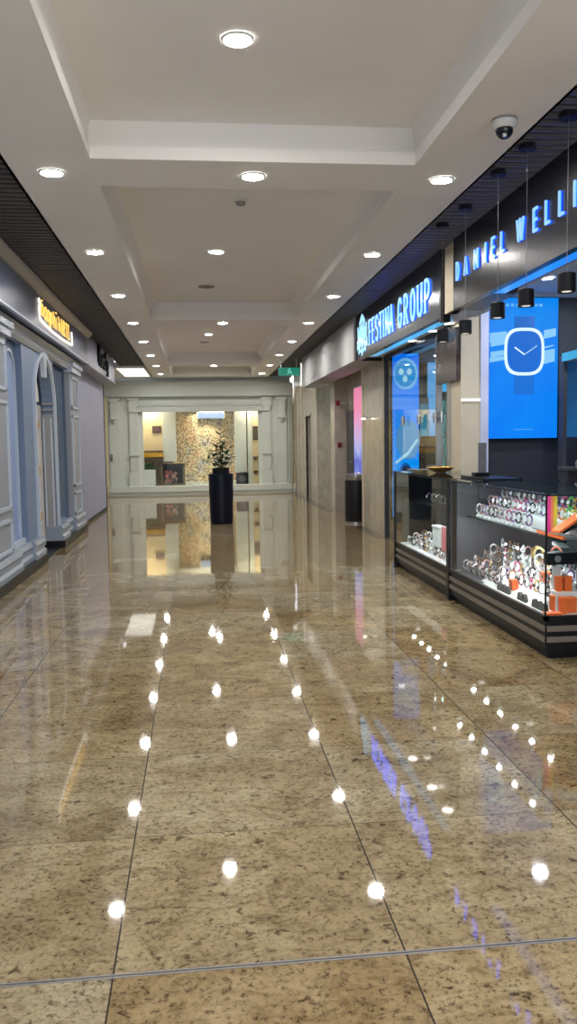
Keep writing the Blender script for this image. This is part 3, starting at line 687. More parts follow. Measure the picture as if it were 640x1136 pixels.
# gold lettering on the left boutique fascia
T = thing('shop_sign', 'glowing gold lettering with a white lit edge on the slate blue left fascia', 'sign', (-1.75, 11.0, 2.83))
def plL(y0, z0): return lambda u, v, d: (-1.748 + d, y0 + u, z0 + v)
shapes = [
 [arc(0.09, 0.10, 0.07, 0.07, 0, 360, 10), [(0.02, 0.2), (0.12, 0.22)], [(0.02, .04), (0.02, .2)]],
 [arc(0.09, 0.09, 0.07, 0.075, 20, 330, 10), [(0.16, 0.0), (0.16, 0.17)]],
 [arc(0.09, 0.09, 0.07, 0.07, 0, 360, 10), [(0.16, 0.16), (0.16, -0.05), (0.04, -0.07)]],
 [arc(0.09, 0.09, 0.07, 0.07, 0, 360, 10), [(0.02, 0.16), (0.02, -0.09)]],
 [[(0.04, 0.0), (0.04, 0.2)], arc(0.10, 0.08, 0.06, 0.07, 180, 0, 8), [(0.16, .08), (0.16, 0)]],
 [[(0.06, 0.0), (0.06, 0.15)], [(0.03, 0.22), (0.09, 0.22)]],
 [arc(0.08, 0.07, 0.06, 0.06, 0, 360, 8), [(0.02, 0.19), (0.10, 0.16)]],
 [[(0.02, 0.0), (0.09, 0.2), (0.16, 0.0)], [(0.05, 0.07), (0.13, 0.07)]],
 [[(0.03, 0.0), (0.03, 0.2), (0.13, 0.18), (0.13, 0.11), (0.03, 0.1), (0.14, 0.0)]],
 [[(0.09, 0.0), (0.09, 0.2)], [(0.02, 0.2), (0.16, 0.2)]],
 [[(0.06, 0.0), (0.06, 0.2)], [(0.01, 0.2), (0.11, 0.2)], [(0.01, 0.0), (0.11, 0.0)]],
]
y = 9.92
for k, sh in enumerate(shapes):
    mb = MB()
    for p in sh: stroke_glyph(mb, [(u_ * .9, v_ * .92) for u_, v_ in p], 0.019, plL(y, 2.875), 0.010)
    obj('letter', mb, GOLDL, T)
    y += 0.20
mb = MB()
edge = [(9.80, 3.06), (9.84, 3.02), (9.80, 2.96), (9.81, 2.85), (9.95, 2.83), (10.6, 2.80), (11.3, 2.80), (11.9, 2.81), (12.2, 2.82), (12.25, 2.86), (12.24, 3.0)]
stroke_glyph(mb, edge, 0.024, lambda u, v, d: (-1.749 + d, u, v), 0.018)
obj('lit_edge', mb, WHITEL, T, label='white glowing outline edge')
# black cursive sign on lavender fascia
T = thing('shop_sign', 'black cursive raised lettering on the pale lavender fascia over the shutter', 'sign', (-1.75, 16.2, 2.8))
cur = [[[(0.0, 0.05), (0.05, 0.36), (0.28, 0.38), (0.22, 0.27), (0.12, 0.25)], [(0.14, 0.0), (0.16, 0.38)]],
       [arc(0.12, 0.1, 0.1, 0.09, 0, 360, 10), [(0.22, 0.2), (0.25, 0.0)]],
       [[(0.0, 0.0), (0.05, 0.22), (0.14, 0.02), (0.2, 0.22), (0.28, 0.0)]],
       [arc(0.1, 0.1, 0.1, 0.09, 30, 330, 10)],
       [[(0.05, 0.0), (0.08, 0.32)], [(0.0, 0.22), (0.2, 0.24)]],
       [arc(0.1, 0.09, 0.1, 0.09, 0, 360, 10), [(0.2, 0.18), (0.22, -0.08), (0.05, -0.08)]]]
y = 15.35
for sh in cur:
    mb = MB()
    for p in sh: stroke_glyph(mb, p, 0.05, plL(y, 2.84), 0.035)
    obj('letter', mb, BLKMAT, T); y += 0.27

# ---------------------------------------------------------------- right fascias and signs
FX = 2.33
FF = thing('sign_fascia', 'long glossy black sign fascia above the first watch shop with the crest sign', 'fascia', (2.4, 10, 2.57))
obj('panel', MB().box(FX, FX + .06, 7.92, 12.15, 2.57, 3.21), SIGNP, FF)
obj('end_cap', MB().box(FX, FX + .09, 7.86, 7.92, 2.53, 3.21), BLACK, FF)
obj('far_cap', MB().box(FX, FX + .37, 12.10, 12.15, 2.57, 3.21), BLACK, FF)
T = thing('shop_sign', 'illuminated ice blue FESTINA GROUP sign with crest on the black fascia', 'sign', (FX, 10, 2.69))
yy = 11.16
for ch in 'FESTINA':
    letter(ch, T, yy, 2.70, 0.31, {'I': .8, 'N': .92, 'T': .85, 'A': .9}.get(ch, 0.82), 0.027, FX, SIGNBLUE, HALO, True)
    yy -= (0.19 if ch == 'I' else 0.215)
    if ch == 'I': yy += 0.05
yy = 9.52
for ch in 'GROUP':
    letter(ch, T, yy, 2.70, 0.31, 1.0, 0.034, FX, SIGNBLUE, HALO, True); yy -= 0.285
mb = MB()
def plc(u, v, d): return (FX - d, 11.68 - u, 2.86 + v)
# crest: central figure with two side figures and radiating points
stroke_glyph(mb, arc(0, 0.02, 0.10, 0.12, 0, 360, 14), 0.05, plc, 0.010)
stroke_glyph(mb, [(0, -0.24), (0, 0.27)], 0.045, plc, 0.010)
for sx in (-1, 1):
    stroke_glyph(mb, [(sx * .12, .22), (sx * .20, .05), (sx * .16, -.12), (sx * .24, -.2)], 0.040, plc, 0.010)
    stroke_glyph(mb, [(sx * .30, .16), (sx * .28, 0), (sx * .34, -.14)], 0.040, plc, 0.010)
    stroke_glyph(mb, [(sx * .05, .27), (sx * .16, .20)], 0.045, plc, 0.010)
    stroke_glyph(mb, [(sx * .02, -.12), (sx * .26, .10)], 0.035, plc, 0.010)
    stroke_glyph(mb, [(sx * .05, -.2), (sx * .2, -.16), (sx * .33, -.05)], 0.035, plc, 0.010)
stroke_glyph(mb, [(-.07, .24), (0, .30), (.07, .24)], 0.035, plc, 0.010)
obj('crest', mb, SIGNBLUE, T)

FD = thing('sign_fascia', 'dark sign fascia of the nearest watch shop on the upper right', 'fascia', (2.4, 5.4, 2.58))
obj('panel', MB().box(FX, FX + .06, 3.2, 7.48, 2.58, 3.21), SIGNP, FD)
obj('soffit', MB().box(FX + .06, 2.60, 3.2, 4.65, 2.58, 2.62), BLACK, FD)
obj('cove_strip', MB().box(FX + .062, FX + .16, 4.66, 6.62, 2.582, 2.60), COVE, FD, label='glowing blue light strip under the fascia')
obj('end_block', MB().box(FX + .06, 2.60, 6.62, 7.48, 2.58, 2.75), DKGREY, FD)
T = thing('shop_sign', 'illuminated blue DANIEL WELLINGTON sign in spaced capitals on the dark fascia', 'sign', (FX, 5.4, 2.8))
seq = [('D', 7.35), ('A', 7.13), ('N', 6.86), ('I', 6.60), ('E', 6.45), ('L', 6.25), ('W', 5.93), ('E', 5.63), ('L', 5.43), ('L', 5.22), ('I', 5.01), ('N', 4.90), ('G', 4.66), ('T', 4.43), ('O', 4.22), ('N', 3.98)]
for ch, y in seq:
    letter(ch, T, y, 2.825, 0.145, {'N': 1.05, 'W': 1.0, 'A': .95}.get(ch, .95), 0.0185, FX, SIGNDW, HALO)
# beige pier panel and veined panel between the two fascias
struct('trim_7', MB().box(2.36, 2.46, 7.50, 7.84, 2.60, 3.21), TANW)
mb = MB(); mb.box(2.655, 2.695, 8.42, 9.15, 2.02, 2.56)
struct('trim_8', mb, MARBD)

# pier between shops and the near shop's interior
mb = MB(); mb.box(2.70, 2.90, 8.40, 8.75, 0, 3.2); struct('wall_pier', mb, TANW)
mb = MB(); mb.box(2.90, 2.985, 8.38, 8.75, 0, 3.2); struct('trim_9', mb, LAVW)
struct('trim_10', MB().box(2.695, 2.90, 8.385, 8.40, 1.80, 1.83), emis('pale_strip', (1, .97, .9), .5, (.7, .7, .65)))
mb = MB(); mb.box(2.985, 4.9, 8.52, 8.75, 0, 3.2); struct('wall_shop_back', mb, DKGREY)
mb = MB(); mb.box(2.60, 4.9, 3.0, 8.52, 2.92, 3.0); mb.box(2.60, 2.64, 3.0, 7.48, 2.62, 2.92); struct('ceiling', mb, SHOPW)
mb = MB(); mb.box(2.985, 4.9, 8.45, 8.52, 2.87, 2.92); struct('trim_11', mb, SHOPW)
mb = MB(); mb.box(4.9, 5.0, 3.0, 13.95, 0, 3.2); mb.box(2.9, 5.0, 2.9, 3.0, 0, 3.2); struct('wall_shop_side', mb, DKGREY)

for k, (x, y) in enumerate(((3.3, 7.7), (3.3, 5.9), (4.2, 7.2))):  # lamps added to brighten the near shop's interior and nearby ceiling
    t = thing('ceiling_spotlight', ['recessed spotlight near the big blue poster inside the nearest shop', 'recessed spotlight over the counters inside the nearest shop', 'recessed spotlight deep inside the nearest shop, beyond the frame edge'][k], 'ceiling light', (x, y, 2.92))
    obj('lens', MB().lathe(x, y, [(.06, 2.912), (.06, 2.916)], 24), emis('near_shop_lens%d' % k, (.82, .88, 1), 420), t); obj('trim_ring', MB().lathe(x, y, [(.078, 2.919), (.078, 2.91), (.061, 2.909)], 24, cap=False), TRIMW, t)
# big watch lightbox (DW)
def screen_mat(name, top, bot, z0, z1, streak=0.0, strength=1.0):
    m, N, L = new_mat(name); b = N['Principled BSDF']; b.inputs['Base Color'].default_value = (0.01, .02, .04, 1); b.inputs['Roughness'].default_value = .4; b.inputs['Specular IOR Level'].default_value = .12
    tc = N.new('ShaderNodeTexCoord'); sp = N.new('ShaderNodeSeparateXYZ'); L.new(tc.outputs['Generated'], sp.inputs[0])
    r = N.new('ShaderNodeValToRGB'); L.new(sp.outputs[2], r.inputs[0])
    r.color_ramp.elements[0].color = (*bot, 1); r.color_ramp.elements[1].color = (*top, 1)
    nz = N.new('ShaderNodeTexNoise'); nz.inputs['Scale'].default_value = 3; L.new(tc.outputs['Generated'], nz.inputs[0])
    mx = N.new('ShaderNodeMix'); mx.data_type = 'RGBA'; mx.blend_type = 'SOFT_LIGHT'; mx.inputs[0].default_value = .35
    L.new(r.outputs[0], mx.inputs[6]); L.new(nz.outputs['Fac'], mx.inputs[7])
    L.new(mx.outputs[2], b.inputs['Emission Color']); b.inputs['Emission Strength'].default_value = strength
    return m
LB = thing('watch_lightbox', 'large blue backlit poster of a square watch on the dark wall', 'lightbox', (3.37, 8.5, 1.4))
x0, x1, z0, z1 = 2.995, 3.755, 1.415, 2.86
obj('frame', MB().box(x0 - .012, x1 + .012, 8.46, 8.52, z0 - .015, z1 + .012), BLACK, LB)
scr = obj('screen', MB().box(x0, x1, 8.452, 8.46, z0, z1), screen_mat('blue_poster', (0.0, 0.21, 0.80), (0.0, 0.20, 0.88), z0, z1), LB)
def flat(pts, y, m, par, name, d=0.0015): return obj(name, MB().prism([(u, y, v) for u, v in pts], (0, d, 0)), m, par)
def superell(cx, cz, a, b_, n=3.2, k=40, rot=0):
    o = []
    for i in range(k):
        t_ = 2 * PI * i / k; c, s_ = math.cos(t_), math.sin(t_)
        o.append((cx + a * math.copysign(abs(c) ** (2 / n), c), cz + b_ * math.copysign(abs(s_) ** (2 / n), s_)))
    return o
LIGHTB = emis('poster_pale_blue', (0.25, 0.62, 1.0), .9); MIDB = emis('poster_mid_blue', (0.0, 0.14, 0.62), .9); WHT = emis('poster_white', (0.70, 0.93, 1.0), 1.05)
cx, cz = 3.39, 2.31
for (u0, v0, u1, v1) in ((3.02, 2.52, 3.2, 2.40), (3.03, 2.36, 3.2, 2.46), (3.03, 2.25, 3.2, 2.33), (3.60, 2.44, 3.73, 2.55), (3.60, 2.38, 3.71, 2.34), (3.6, 2.18, 3.72, 2.34), (3.02, 2.2, 3.2, 2.27)):
    flat([(min(u0, u1), min(v0, v1)), (max(u0, u1), min(v0, v1) + .03), (max(u0, u1), max(v0, v1)), (min(u0, u1), max(v0, v1) - .02)], 8.450, LIGHTB, LB, 'streak')
flat([(cx - .11, 2.52), (cx + .11, 2.52), (cx + .11, 2.67), (cx - .11, 2.67)], 8.449, MIDB, LB, 'strap_picture')
flat([(cx - .11, 1.87), (cx + .11, 1.87), (cx + .11, 2.08), (cx - .11, 2.08)], 8.449, emis('poster_strap_low', (0.0, 0.155, 0.68), .95), LB, 'strap_picture')
flat(superell(cx, cz, .215, .245), 8.447, WHT, LB, 'bezel_picture')
flat(superell(cx, cz, .185, .213), 8.445, emis('poster_dial', (0.0, 0.13, 0.62), 1.0), LB, 'dial_picture')
def hand(x_, z_, ux, uz, wd, mtl):
    l = math.hypot(ux - x_, uz - z_); nx, nz_ = -(uz - z_) / l * wd, (ux - x_) / l * wd
    flat([(x_ + nx, z_ + nz_), (ux + nx, uz + nz_), (ux - nx, uz - nz_), (x_ - nx, z_ - nz_)], 8.443, mtl, LB, 'hand_picture')
hand(cx, cz - .03, cx - .105, cz + .045, .007, WHT); hand(cx, cz - .03, cx + .135, cz + .06, .004, emis('poster_hand2', (.5, .85, 1), .9))
for x_ in (3.19, 3.245, 3.30, 3.50, 3.55): flat([(x_, 2.77), (x_ + .032, 2.77), (x_ + .032, 2.80), (x_, 2.80)], 8.449, emis('poster_text', (.12, .5, 1), .8), LB, 'caption')
flat([(cx - .11, 1.50), (cx + .11, 1.50), (cx + .11, 1.512), (cx - .11, 1.512)], 8.449, emis('poster_line', (.05, .35, 1), .9), LB, 'caption')
t = thing('wall_poster', 'dim blue poster niche with a bright cyan top edge at the right frame edge', 'poster', (4.2, 7.9, 1.4))
obj('panel', MB().box(3.60, 4.6, 7.92, 8.0, 1.42, 2.16), screen_mat('dim_blue_poster', (0.005, 0.03, 0.09), (0.01, 0.10, 0.26), 0, 1, strength=.9), t)
obj('top_light', MB().prism([(3.56, 7.80, 2.155), (4.6, 7.80, 2.42), (4.6, 7.80, 2.50), (3.56, 7.80, 2.235)], (0, .12, 0)), emis('cyan_top_edge', (.05, .42, .75), .9), t, label='bright cyan glowing top edge')
obj('side_frame', MB().box(3.57, 3.61, 7.9, 8.0, 1.0, 2.2), DKGREY, t)
t = thing('display_ledge', 'small grey display shelf with silver jewellery at the right frame edge', 'shelf', (4.0, 7.75, 0.9))
obj('board', MB().box(3.52, 4.3, 7.6, 7.9, 1.10, 1.13), STEEL, t); obj('support', MB().box(3.54, 4.3, 7.7, 7.88, 0.0, 1.10), DKGREY, t)
for k in range(5):
    mb = MB(); c = 3.64 + k * .05
    mb.tube([(c + .025 * math.cos(a * PI / 6), 7.7 + k * .03, 1.165 + .035 * math.sin(a * PI / 6)) for a in range(12)], .008, 6, True)
    tag(obj('bangle', mb, STEEL, smooth=True), ['leftmost', 'second', 'middle', 'fourth', 'rightmost'][k] + ' silver bangle on the small shelf at the right frame edge', 'bangle', 'silver bangles on the small right shelf')
t = thing('ceiling_chandelier', 'chrome ring ceiling lamp inside the nearest shop, cut by the frame edge', 'ceiling light', (3.3, 6.7, 2.8))
obj('ring', MB().tube([(3.22 + .09 * math.cos(a * PI / 10), 6.7 + .09 * math.sin(a * PI / 10), 2.74) for a in range(20)], .012, 8, True), STEEL, t, True)
obj('stem', MB().tube([(3.22, 6.7, 2.92), (3.22, 6.7, 2.74)], .008), STEEL, t)
obj('arm', MB().tube([(3.13, 6.7, 2.74), (3.31, 6.7, 2.74)], .006), STEEL, t)

# pendants
PN = [(2.09, 4.60, 'nearest the frame edge'), (2.055, 5.10, 'second from the right'), (2.055, 5.60, 'in front of the left edge of the blue poster'), (2.10, 6.43, 'in front of the tan pier'), (2.08, 6.97, 'farthest of the row, beside the veined panel')]
pend = None
for x, y, w_ in PN:
    lb = 'black cylinder pendant lamp, ' + w_
    if pend is None:
        t = thing('pendant_lamp', lb, 'pendant lamp', (x, y, 3.2), 'black pendant lamps over the counters'); pend = t
        obj('canopy', MB().lathe(x, y, [(.055, 3.213), (.055, 3.185), (.05, 3.18)], 24), BLKMAT, t, True)
        obj('cord', MB().tube([(x, y, 3.185), (x, y, 2.34)], .0022, 6), mat('cord_grey', (.16, .16, .18), .5), t)
        sh = obj('shade', MB().lathe(x, y, [(.045, 2.24), (.050, 2.235), (.050, 2.335), (.046, 2.34), (.01, 2.341)], 28), BLKMAT, t, True)
        obj('bulb', MB().lathe(x, y, [(.027, 2.238), (.027, 2.2395)], 18), emis('pendant_bulb', (1, .86, .66), .9), t)
    else: dup(pend, (x, y, 3.2), lb)

# ---------------------------------------------------------------- far watch shop (glazed) on the right
W = thing('glazed_shopfront', 'frameless glass shopfront with steel posts behind the far display counter', 'shopfront', (2.7, 10, 0))
obj('glass_pane', MB().box(2.70, 2.71, 8.78, 11.84, 0.02, 2.58), GLASS, W)
for y in (8.78, 9.2, 11.84): obj('post', MB().box(2.67, 2.73, y - .025, y + .025, 0, 2.60), STEEL if y < 10 else DKGREY, W)
obj('head_rail', MB().box(2.67, 2.712, 8.76, 11.86, 2.56, 2.62), BLACK, W)
for y in (8.95, 9.2, 9.9, 10.7): obj('spider_clamp', MB().box(2.655, 2.675, y - .10, y + .10, 1.66, 1.68).lathe(2.66, y, [(.02, 1.60), (.025, 1.66), (.02, 1.72)], 12), STEEL, W)
mb = MB(); mb.box(2.39, 2.72, 7.5, 8.0, 2.60, 2.66); mb.box(2.72, 4.9, 8.75, 13.95, 2.70, 2.78); mb.box(2.50, 2.72, 7.95, 12.1, 2.62, 2.66); struct('ceiling', mb, SHOPW)
struct('trim_12', MB().box(2.39, 2.50, 8.05, 11.5, 2.575, 2.585), COVEC)
shop_taupe = mat('shop_taupe', (.16, .15, .145), .5)
struct('wall_shop_back', MB().box(3.02, 4.9, 13.9, 14.0, 0, 2.8), shop_taupe); struct('wall_shop_side', MB().box(3.02, 3.08, 11.86, 13.15, 0, 2.8), shop_taupe); struct('wall_shop_front', MB().box(2.99, 4.9, 8.76, 8.80, 0, 2.8), shop_taupe)
for k, y in enumerate((8.55, 9.15, 10.05)):
    t = thing('ceiling_spotlight', ['nearest', 'middle', 'farthest'][k] + ' oval bright downlight in the soffit behind the crest sign fascia', 'ceiling light', (2.61, y, 2.62))
    obj('lens', MB().lathe(2.61, y, [(.06, 2.612), (.06, 2.616)], 24), emis('soffit_lens%d' % k, (1, .95, .88), 14), t); obj('trim_ring', MB().lathe(2.61, y, [(.078, 2.619), (.078, 2.61), (.061, 2.609)], 24, cap=False), TRIMW, t)
for k, y in enumerate((9.8, 11.0, 12.6)):  # lamps added to light the glazed shop from inside
    t = thing('ceiling_spotlight', ['near', 'middle', 'far'][k] + ' recessed spotlight inside the glazed watch shop', 'ceiling light', (3.7, y, 2.7))
    obj('lens', MB().lathe(3.7, y, [(.07, 2.69), (.07, 2.695)], 24), emis('shop_lens%d' % k, (.9, .97, 1), 60), t); obj('trim_ring', MB().lathe(3.7, y, [(.09, 2.699), (.09, 2.69), (.071, 2.689)], 24, cap=False), TRIMW, t)
# tall chronograph lightbox
t = thing('watch_lightbox', 'tall blue backlit poster of a chronograph watch behind the shop glass', 'lightbox', (2.95, 11.7, .2))
x0, x1, z0, z1 = 2.735, 3.115, .32, 2.62
obj('frame', MB().box(x0 - .02, x1 + .02, 11.6, 11.66, z0 - .03, z1 + .02), BLACK, t)
obj('screen', MB().box(x0, x1, 11.59, 11.6, z0, z1), screen_mat('blue_poster_tall', (0.0, 0.16, 0.90), (0.0, 0.36, 1.0), 0, 1, strength=1.15), t)
def fl2(pts, y, m, nm): return flat(pts, y, m, t, nm)
cx2, cz2 = 2.915, 2.34
LBL = emis('poster2_pale', (0.20, 0.55, 1.0), .95); CYN = emis('poster2_cyan', (0.0, 0.33, .85), .95); WH2 = emis('poster2_white', (.45, .80, 1.0), .95)
fl2(superell(cx2 + .01, cz2, .175, .22, 2), 11.588, LBL, 'bezel_picture'); fl2(superell(cx2, cz2, .15, .185, 2), 11.586, CYN, 'dial_picture')
for a, b_ in ((-.055, .03), (.06, .03), (0, -.07)): fl2(superell(cx2 + a, cz2 + b_, .035, .045, 2, 20), 11.584, WH2, 'subdial_picture')
for q in range(12):
    an = q * PI / 6; fl2([(cx2 + .125 * math.cos(an) + d * .008, cz2 + .155 * math.sin(an) + e * .01) for d, e in ((-1, -1), (1, -1), (1, 1), (-1, 1))], 11.584, MIDB, 'hour_marker')
fl2(superell(cx2 + .04, 1.42, .17, .28, 2), 11.588, emis('poster2_face', (.08, .34, .72), .9), 'watch_picture')
fl2([(2.76, 1.10), (2.79, 1.08), (2.96, 1.20), (3.10, 1.40), (3.09, 1.44), (2.95, 1.25)], 11.584, WH2, 'highlight')
fl2(superell(2.92, .85, .11, .24, 2), 11.588, emis('poster2_low', (.0, .12, .5), .9), 'watch_picture')
fl2(superell(2.93, .85, .085, .2, 2), 11.586, emis('poster2_lowdial', (.01, .02, .06), .9), 'dial_picture')
t = thing('blue_light_panel', 'narrow upright pale blue light panel inside the glazed watch shop', 'light panel', (3.86, 13.8, 1.4))
obj('screen', MB().box(3.80, 3.96, 13.57, 13.6, 1.3, 2.68), emis('pale_panel_a', (.10, .40, .85), .9), t); obj('frame', MB().box(3.79, 3.97, 13.6, 13.64, 1.29, 2.69), BLACK, t)
t = thing('blue_light_panel', 'square bright blue light panel seen beside the tan pier', 'light panel', (4.2, 13.8, 2.2))
obj('screen', MB().box(4.05, 4.5, 13.57, 13.6, 2.20, 2.68), emis('pale_panel_b', (.03, .42, .88), .95), t); obj('frame', MB().box(4.04, 4.51, 13.6, 13.64, 2.19, 2.69), BLACK, t)
t = thing('blue_light_panel', 'wide teal lit display case front inside the glazed watch shop', 'light panel', (3.7, 13.4, 1.4))
obj('screen', MB().box(3.18, 3.78, 13.5, 13.53, 1.47, 2.0), screen_mat('teal_panel', (.03, .14, .22), (.02, .32, .50), 0, 1, strength=.9), t); obj('frame', MB().box(3.15, 3.8, 13.53, 13.58, 1.44, 2.1), DKGREY, t)
t = thing('blue_light_panel', 'teal patterned panel low beside the tan pier inside the watch shop', 'light panel', (4.2, 13.4, 1.4))
m, N, L = new_mat('teal_pattern'); b = N['Principled BSDF']; tc = N.new('ShaderNodeTexCoord'); wv = N.new('ShaderNodeTexWave'); wv.inputs['Scale'].default_value = 4; wv.inputs['Distortion'].default_value = 9
L.new(tc.outputs['Object'], wv.inputs[0]); r = N.new('ShaderNodeValToRGB'); L.new(wv.outputs['Fac'], r.inputs[0]); r.color_ramp.elements[0].color = (.005, .03, .04, 1); r.color_ramp.elements[1].color = (.06, .35, .38, 1)
L.new(r.outputs[0], b.inputs['Emission Color']); b.inputs['Emission Strength'].default_value = .8; b.inputs['Base Color'].default_value = (.02, .05, .06, 1)
obj('screen', MB().box(4.02, 4.45, 13.5, 13.53, 0.75, 2.05), m, t); obj('frame', MB().box(3.98, 4.48, 13.53, 13.58, .7, 2.1), DKGREY, t)
t = thing('stone_display_cabinet', 'beige stone clad cabinet inside the glazed watch shop', 'cabinet', (3.6, 13.2, 0))
obj('body', MB().box(3.14, 3.66, 13.2, 13.48, 0, 1.44), marble('mottled_stone', (.16, .15, .12), (.45, .42, .34), 6), t); obj('end_panel', MB().box(3.66, 3.95, 13.22, 13.48, 0, 1.44), TANW, t)
obj('top', MB().box(3.1, 3.98, 13.15, 13.48, 1.44, 1.47), DKGREY, t)
obj('brand_plate', MB().box(3.3, 3.5, 13.19, 13.2, .7, .8), STEEL, t)

# poster & fire alarm fittings in the recess
t = thing('wall_poster', 'tall pink and blue backlit poster above the black litter bin', 'poster', (2.94, 15.1, .7))
m, N, L = new_mat('pink_blue_poster'); b = N['Principled BSDF']; tc = N.new('ShaderNodeTexCoord'); sp = N.new('ShaderNodeSeparateXYZ'); L.new(tc.outputs['Generated'], sp.inputs[0])
nz = N.new('ShaderNodeTexNoise'); nz.inputs['Scale'].default_value = 4; nz.inputs['Distortion'].default_value = 1.5; L.new(tc.outputs['Generated'], nz.inputs[0])
ad = N.new('ShaderNodeMath'); ad.operation = 'ADD'; L.new(sp.outputs[2], ad.inputs[0]); ml = N.new('ShaderNodeMath'); ml.operation = 'MULTIPLY'; L.new(nz.outputs['Fac'], ml.inputs[0]); ml.inputs[1].default_value = .5; L.new(ml.outputs[0], ad.inputs[1])
r = N.new('ShaderNodeValToRGB'); L.new(ad.outputs[0], r.inputs[0]); e = r.color_ramp.elements
e[0].position = .25; e[0].color = (.25, .35, .8, 1); e[1].position = 1.2 if False else 1.0; e[1].color = (.85, .22, .42, 1)
k_ = e.new(.48); k_.color = (.02, .05, .55, 1); k_ = e.new(.66); k_.color = (.35, .45, .85, 1); k_ = e.new(.8); k_.color = (.65, .35, .65, 1)
L.new(r.outputs[0], b.inputs['Emission Color']); b.inputs['Emission Strength'].default_value = .85; b.inputs['Base Color'].default_value = (.1, .1, .1, 1)
obj('screen', MB().box(2.925, 2.935, 14.0, 15.55, .62, 2.38), m, t); obj('frame', MB().box(2.935, 2.95, 13.98, 15.57, .6, 2.4), STEEL, t)
RED = mat('alarm_red', (.35, .01, .015), .35)
t = thing('alarm_sounder', 'dark red round fire alarm bell high on the wall beside the pink poster', 'fire alarm', (2.69, 16.42, 2.1))
obj('bell', MB().tube([(2.76, 16.40, 2.16), (2.76, 16.36, 2.16), (2.76, 16.30, 2.16)], [.05, .05, .035], 16), RED, t, True); obj('bracket', MB().box(2.80, 2.93, 16.36, 16.39, 2.14, 2.17), STEEL, t)
t = thing('alarm_call_point', 'small red fire alarm call point below the alarm bell', 'fire alarm', (2.8, 16.4, 1.3))
obj('box_body', MB().box(2.75, 2.83, 16.37, 16.4, 1.28, 1.38, .006), RED, t); obj('push_plate', MB().box(2.77, 2.81, 16.365, 16.37, 1.31, 1.35), BLACK, t)
t = thing('wall_light', 'small bright spotlight on the marble pillar beside the watch shop', 'wall lamp', (2.7, 13.1, 1.76))
obj('arm', MB().tube([(2.70, 13.1, 1.77), (2.62, 13.1, 1.77)], .008), STEEL, t); obj('lens', MB().lathe(2.62, 13.1, [(.03, 1.745), (.035, 1.765)], 14), emis('small_spot', (1, .92, .75), 6), t)

# exit sign
t = thing('exit_sign', 'green emergency exit sign hanging from the ceiling at the far right', 'exit sign', (2.0, 18.0, 2.83))
obj('panel', MB().box(1.76, 2.22, 18.05, 18.08, 2.83, 3.0), emis('exit_green', (.0, .20, .13), .9), t)
obj('hanger', MB().box(1.80, 1.82, 18.06, 18.07, 3.0, 3.2).box(2.14, 2.16, 18.06, 18.07, 3.0, 3.2), STEEL, t)
mb = MB(); pl = lambda u, v, d: (1.99 + u, 18.05 - d, 2.86 + v)
stroke_glyph(mb, [(0, .1), (.01, .05), (-.04, .0)], .018, pl, .003); stroke_glyph(mb, [(.01, .05), (.05, .03), (.05, 0)], .018, pl, .003); stroke_glyph(mb, [(-.03, .06), (0, .09), (.04, .07)], .014, pl, .003); stroke_glyph(mb, arc(.012, .118, .008, .008, 0, 360, 8), .014, pl, .003)
obj('running_figure', mb, emis('exit_pale', (.2, .75, .6), .8), t)
t = thing('emergency_light', 'bright white emergency lamp fixed at the end of the grey bulkhead', 'emergency light', (2.28, 18.4, 2.7))  # added fixture, stands in for light reflected at the bulkhead end
obj('body', MB().box(2.12, 2.30, 18.32, 18.42, 2.62, 2.86, .01), TRIMW, t); obj('lit_strip', MB().box(2.27, 2.31, 18.30, 18.315, 2.62, 3.12), emis('em_white', (1, .97, .9), 1.0), t)  # strip glows in place of light caught on the bulkhead edge
obj('lamp_head', MB().lathe(1.86 + .22, 18.36, [(.03, 2.70), (.045, 2.74), (.045, 2.80), (.02, 2.82)], 14), emis('em_white2', (1, .98, .9), 1.2), t)

# ---------------------------------------------------------------- planter with plant, litter bin
t = thing('potted_plant', 'leafy green plant in a tall navy black cylindrical planter in mid corridor', 'potted plant', (.39, 14.6, 0))
px, py = .385, 14.62
obj('planter', MB().lathe(px, py, [(.18, 0), (.195, .01), (.20, .06), (.215, .84), (.213, .87), (.19, .875), (.19, .84)], 48), NAVY, t, True)
obj('inner_pot', MB().lathe(px, py, [(.145, .80), (.150, .965), (.155, .97), (.14, .97), (.135, .94)], 40), BLKMAT, t, True)
obj('soil', MB().lathe(px, py, [(.134, .93), (.134, .945)], 24), SOIL, t)
mb = MB(); lf = MB(); rnd = random.Random(5)
def leaf(mb, base, d, L_, wd):
    d = d.normalized(); side = d.cross(Vector((0, 0, 1))); 
    if side.length < .1: side = Vector((1, 0, 0))
    side.normalize(); up = side.cross(d).normalized()
    P = [base, base + d * L_ * .35 + side * wd + up * .008, base + d * L_ * .75 + side * wd * .8 + up * .004, base + d * L_ - up * .01, base + d * L_ * .75 - side * wd * .8 + up * .004, base + d * L_ * .35 - side * wd + up * .008]
    mid = base + d * L_ * .5 - up * .004
    vs = [mb.bm.verts.new(p) for p in P]; c = mb.bm.verts.new(mid)
    for k in range(6): mb.bm.faces.new((vs[k], vs[(k + 1) % 6], c))
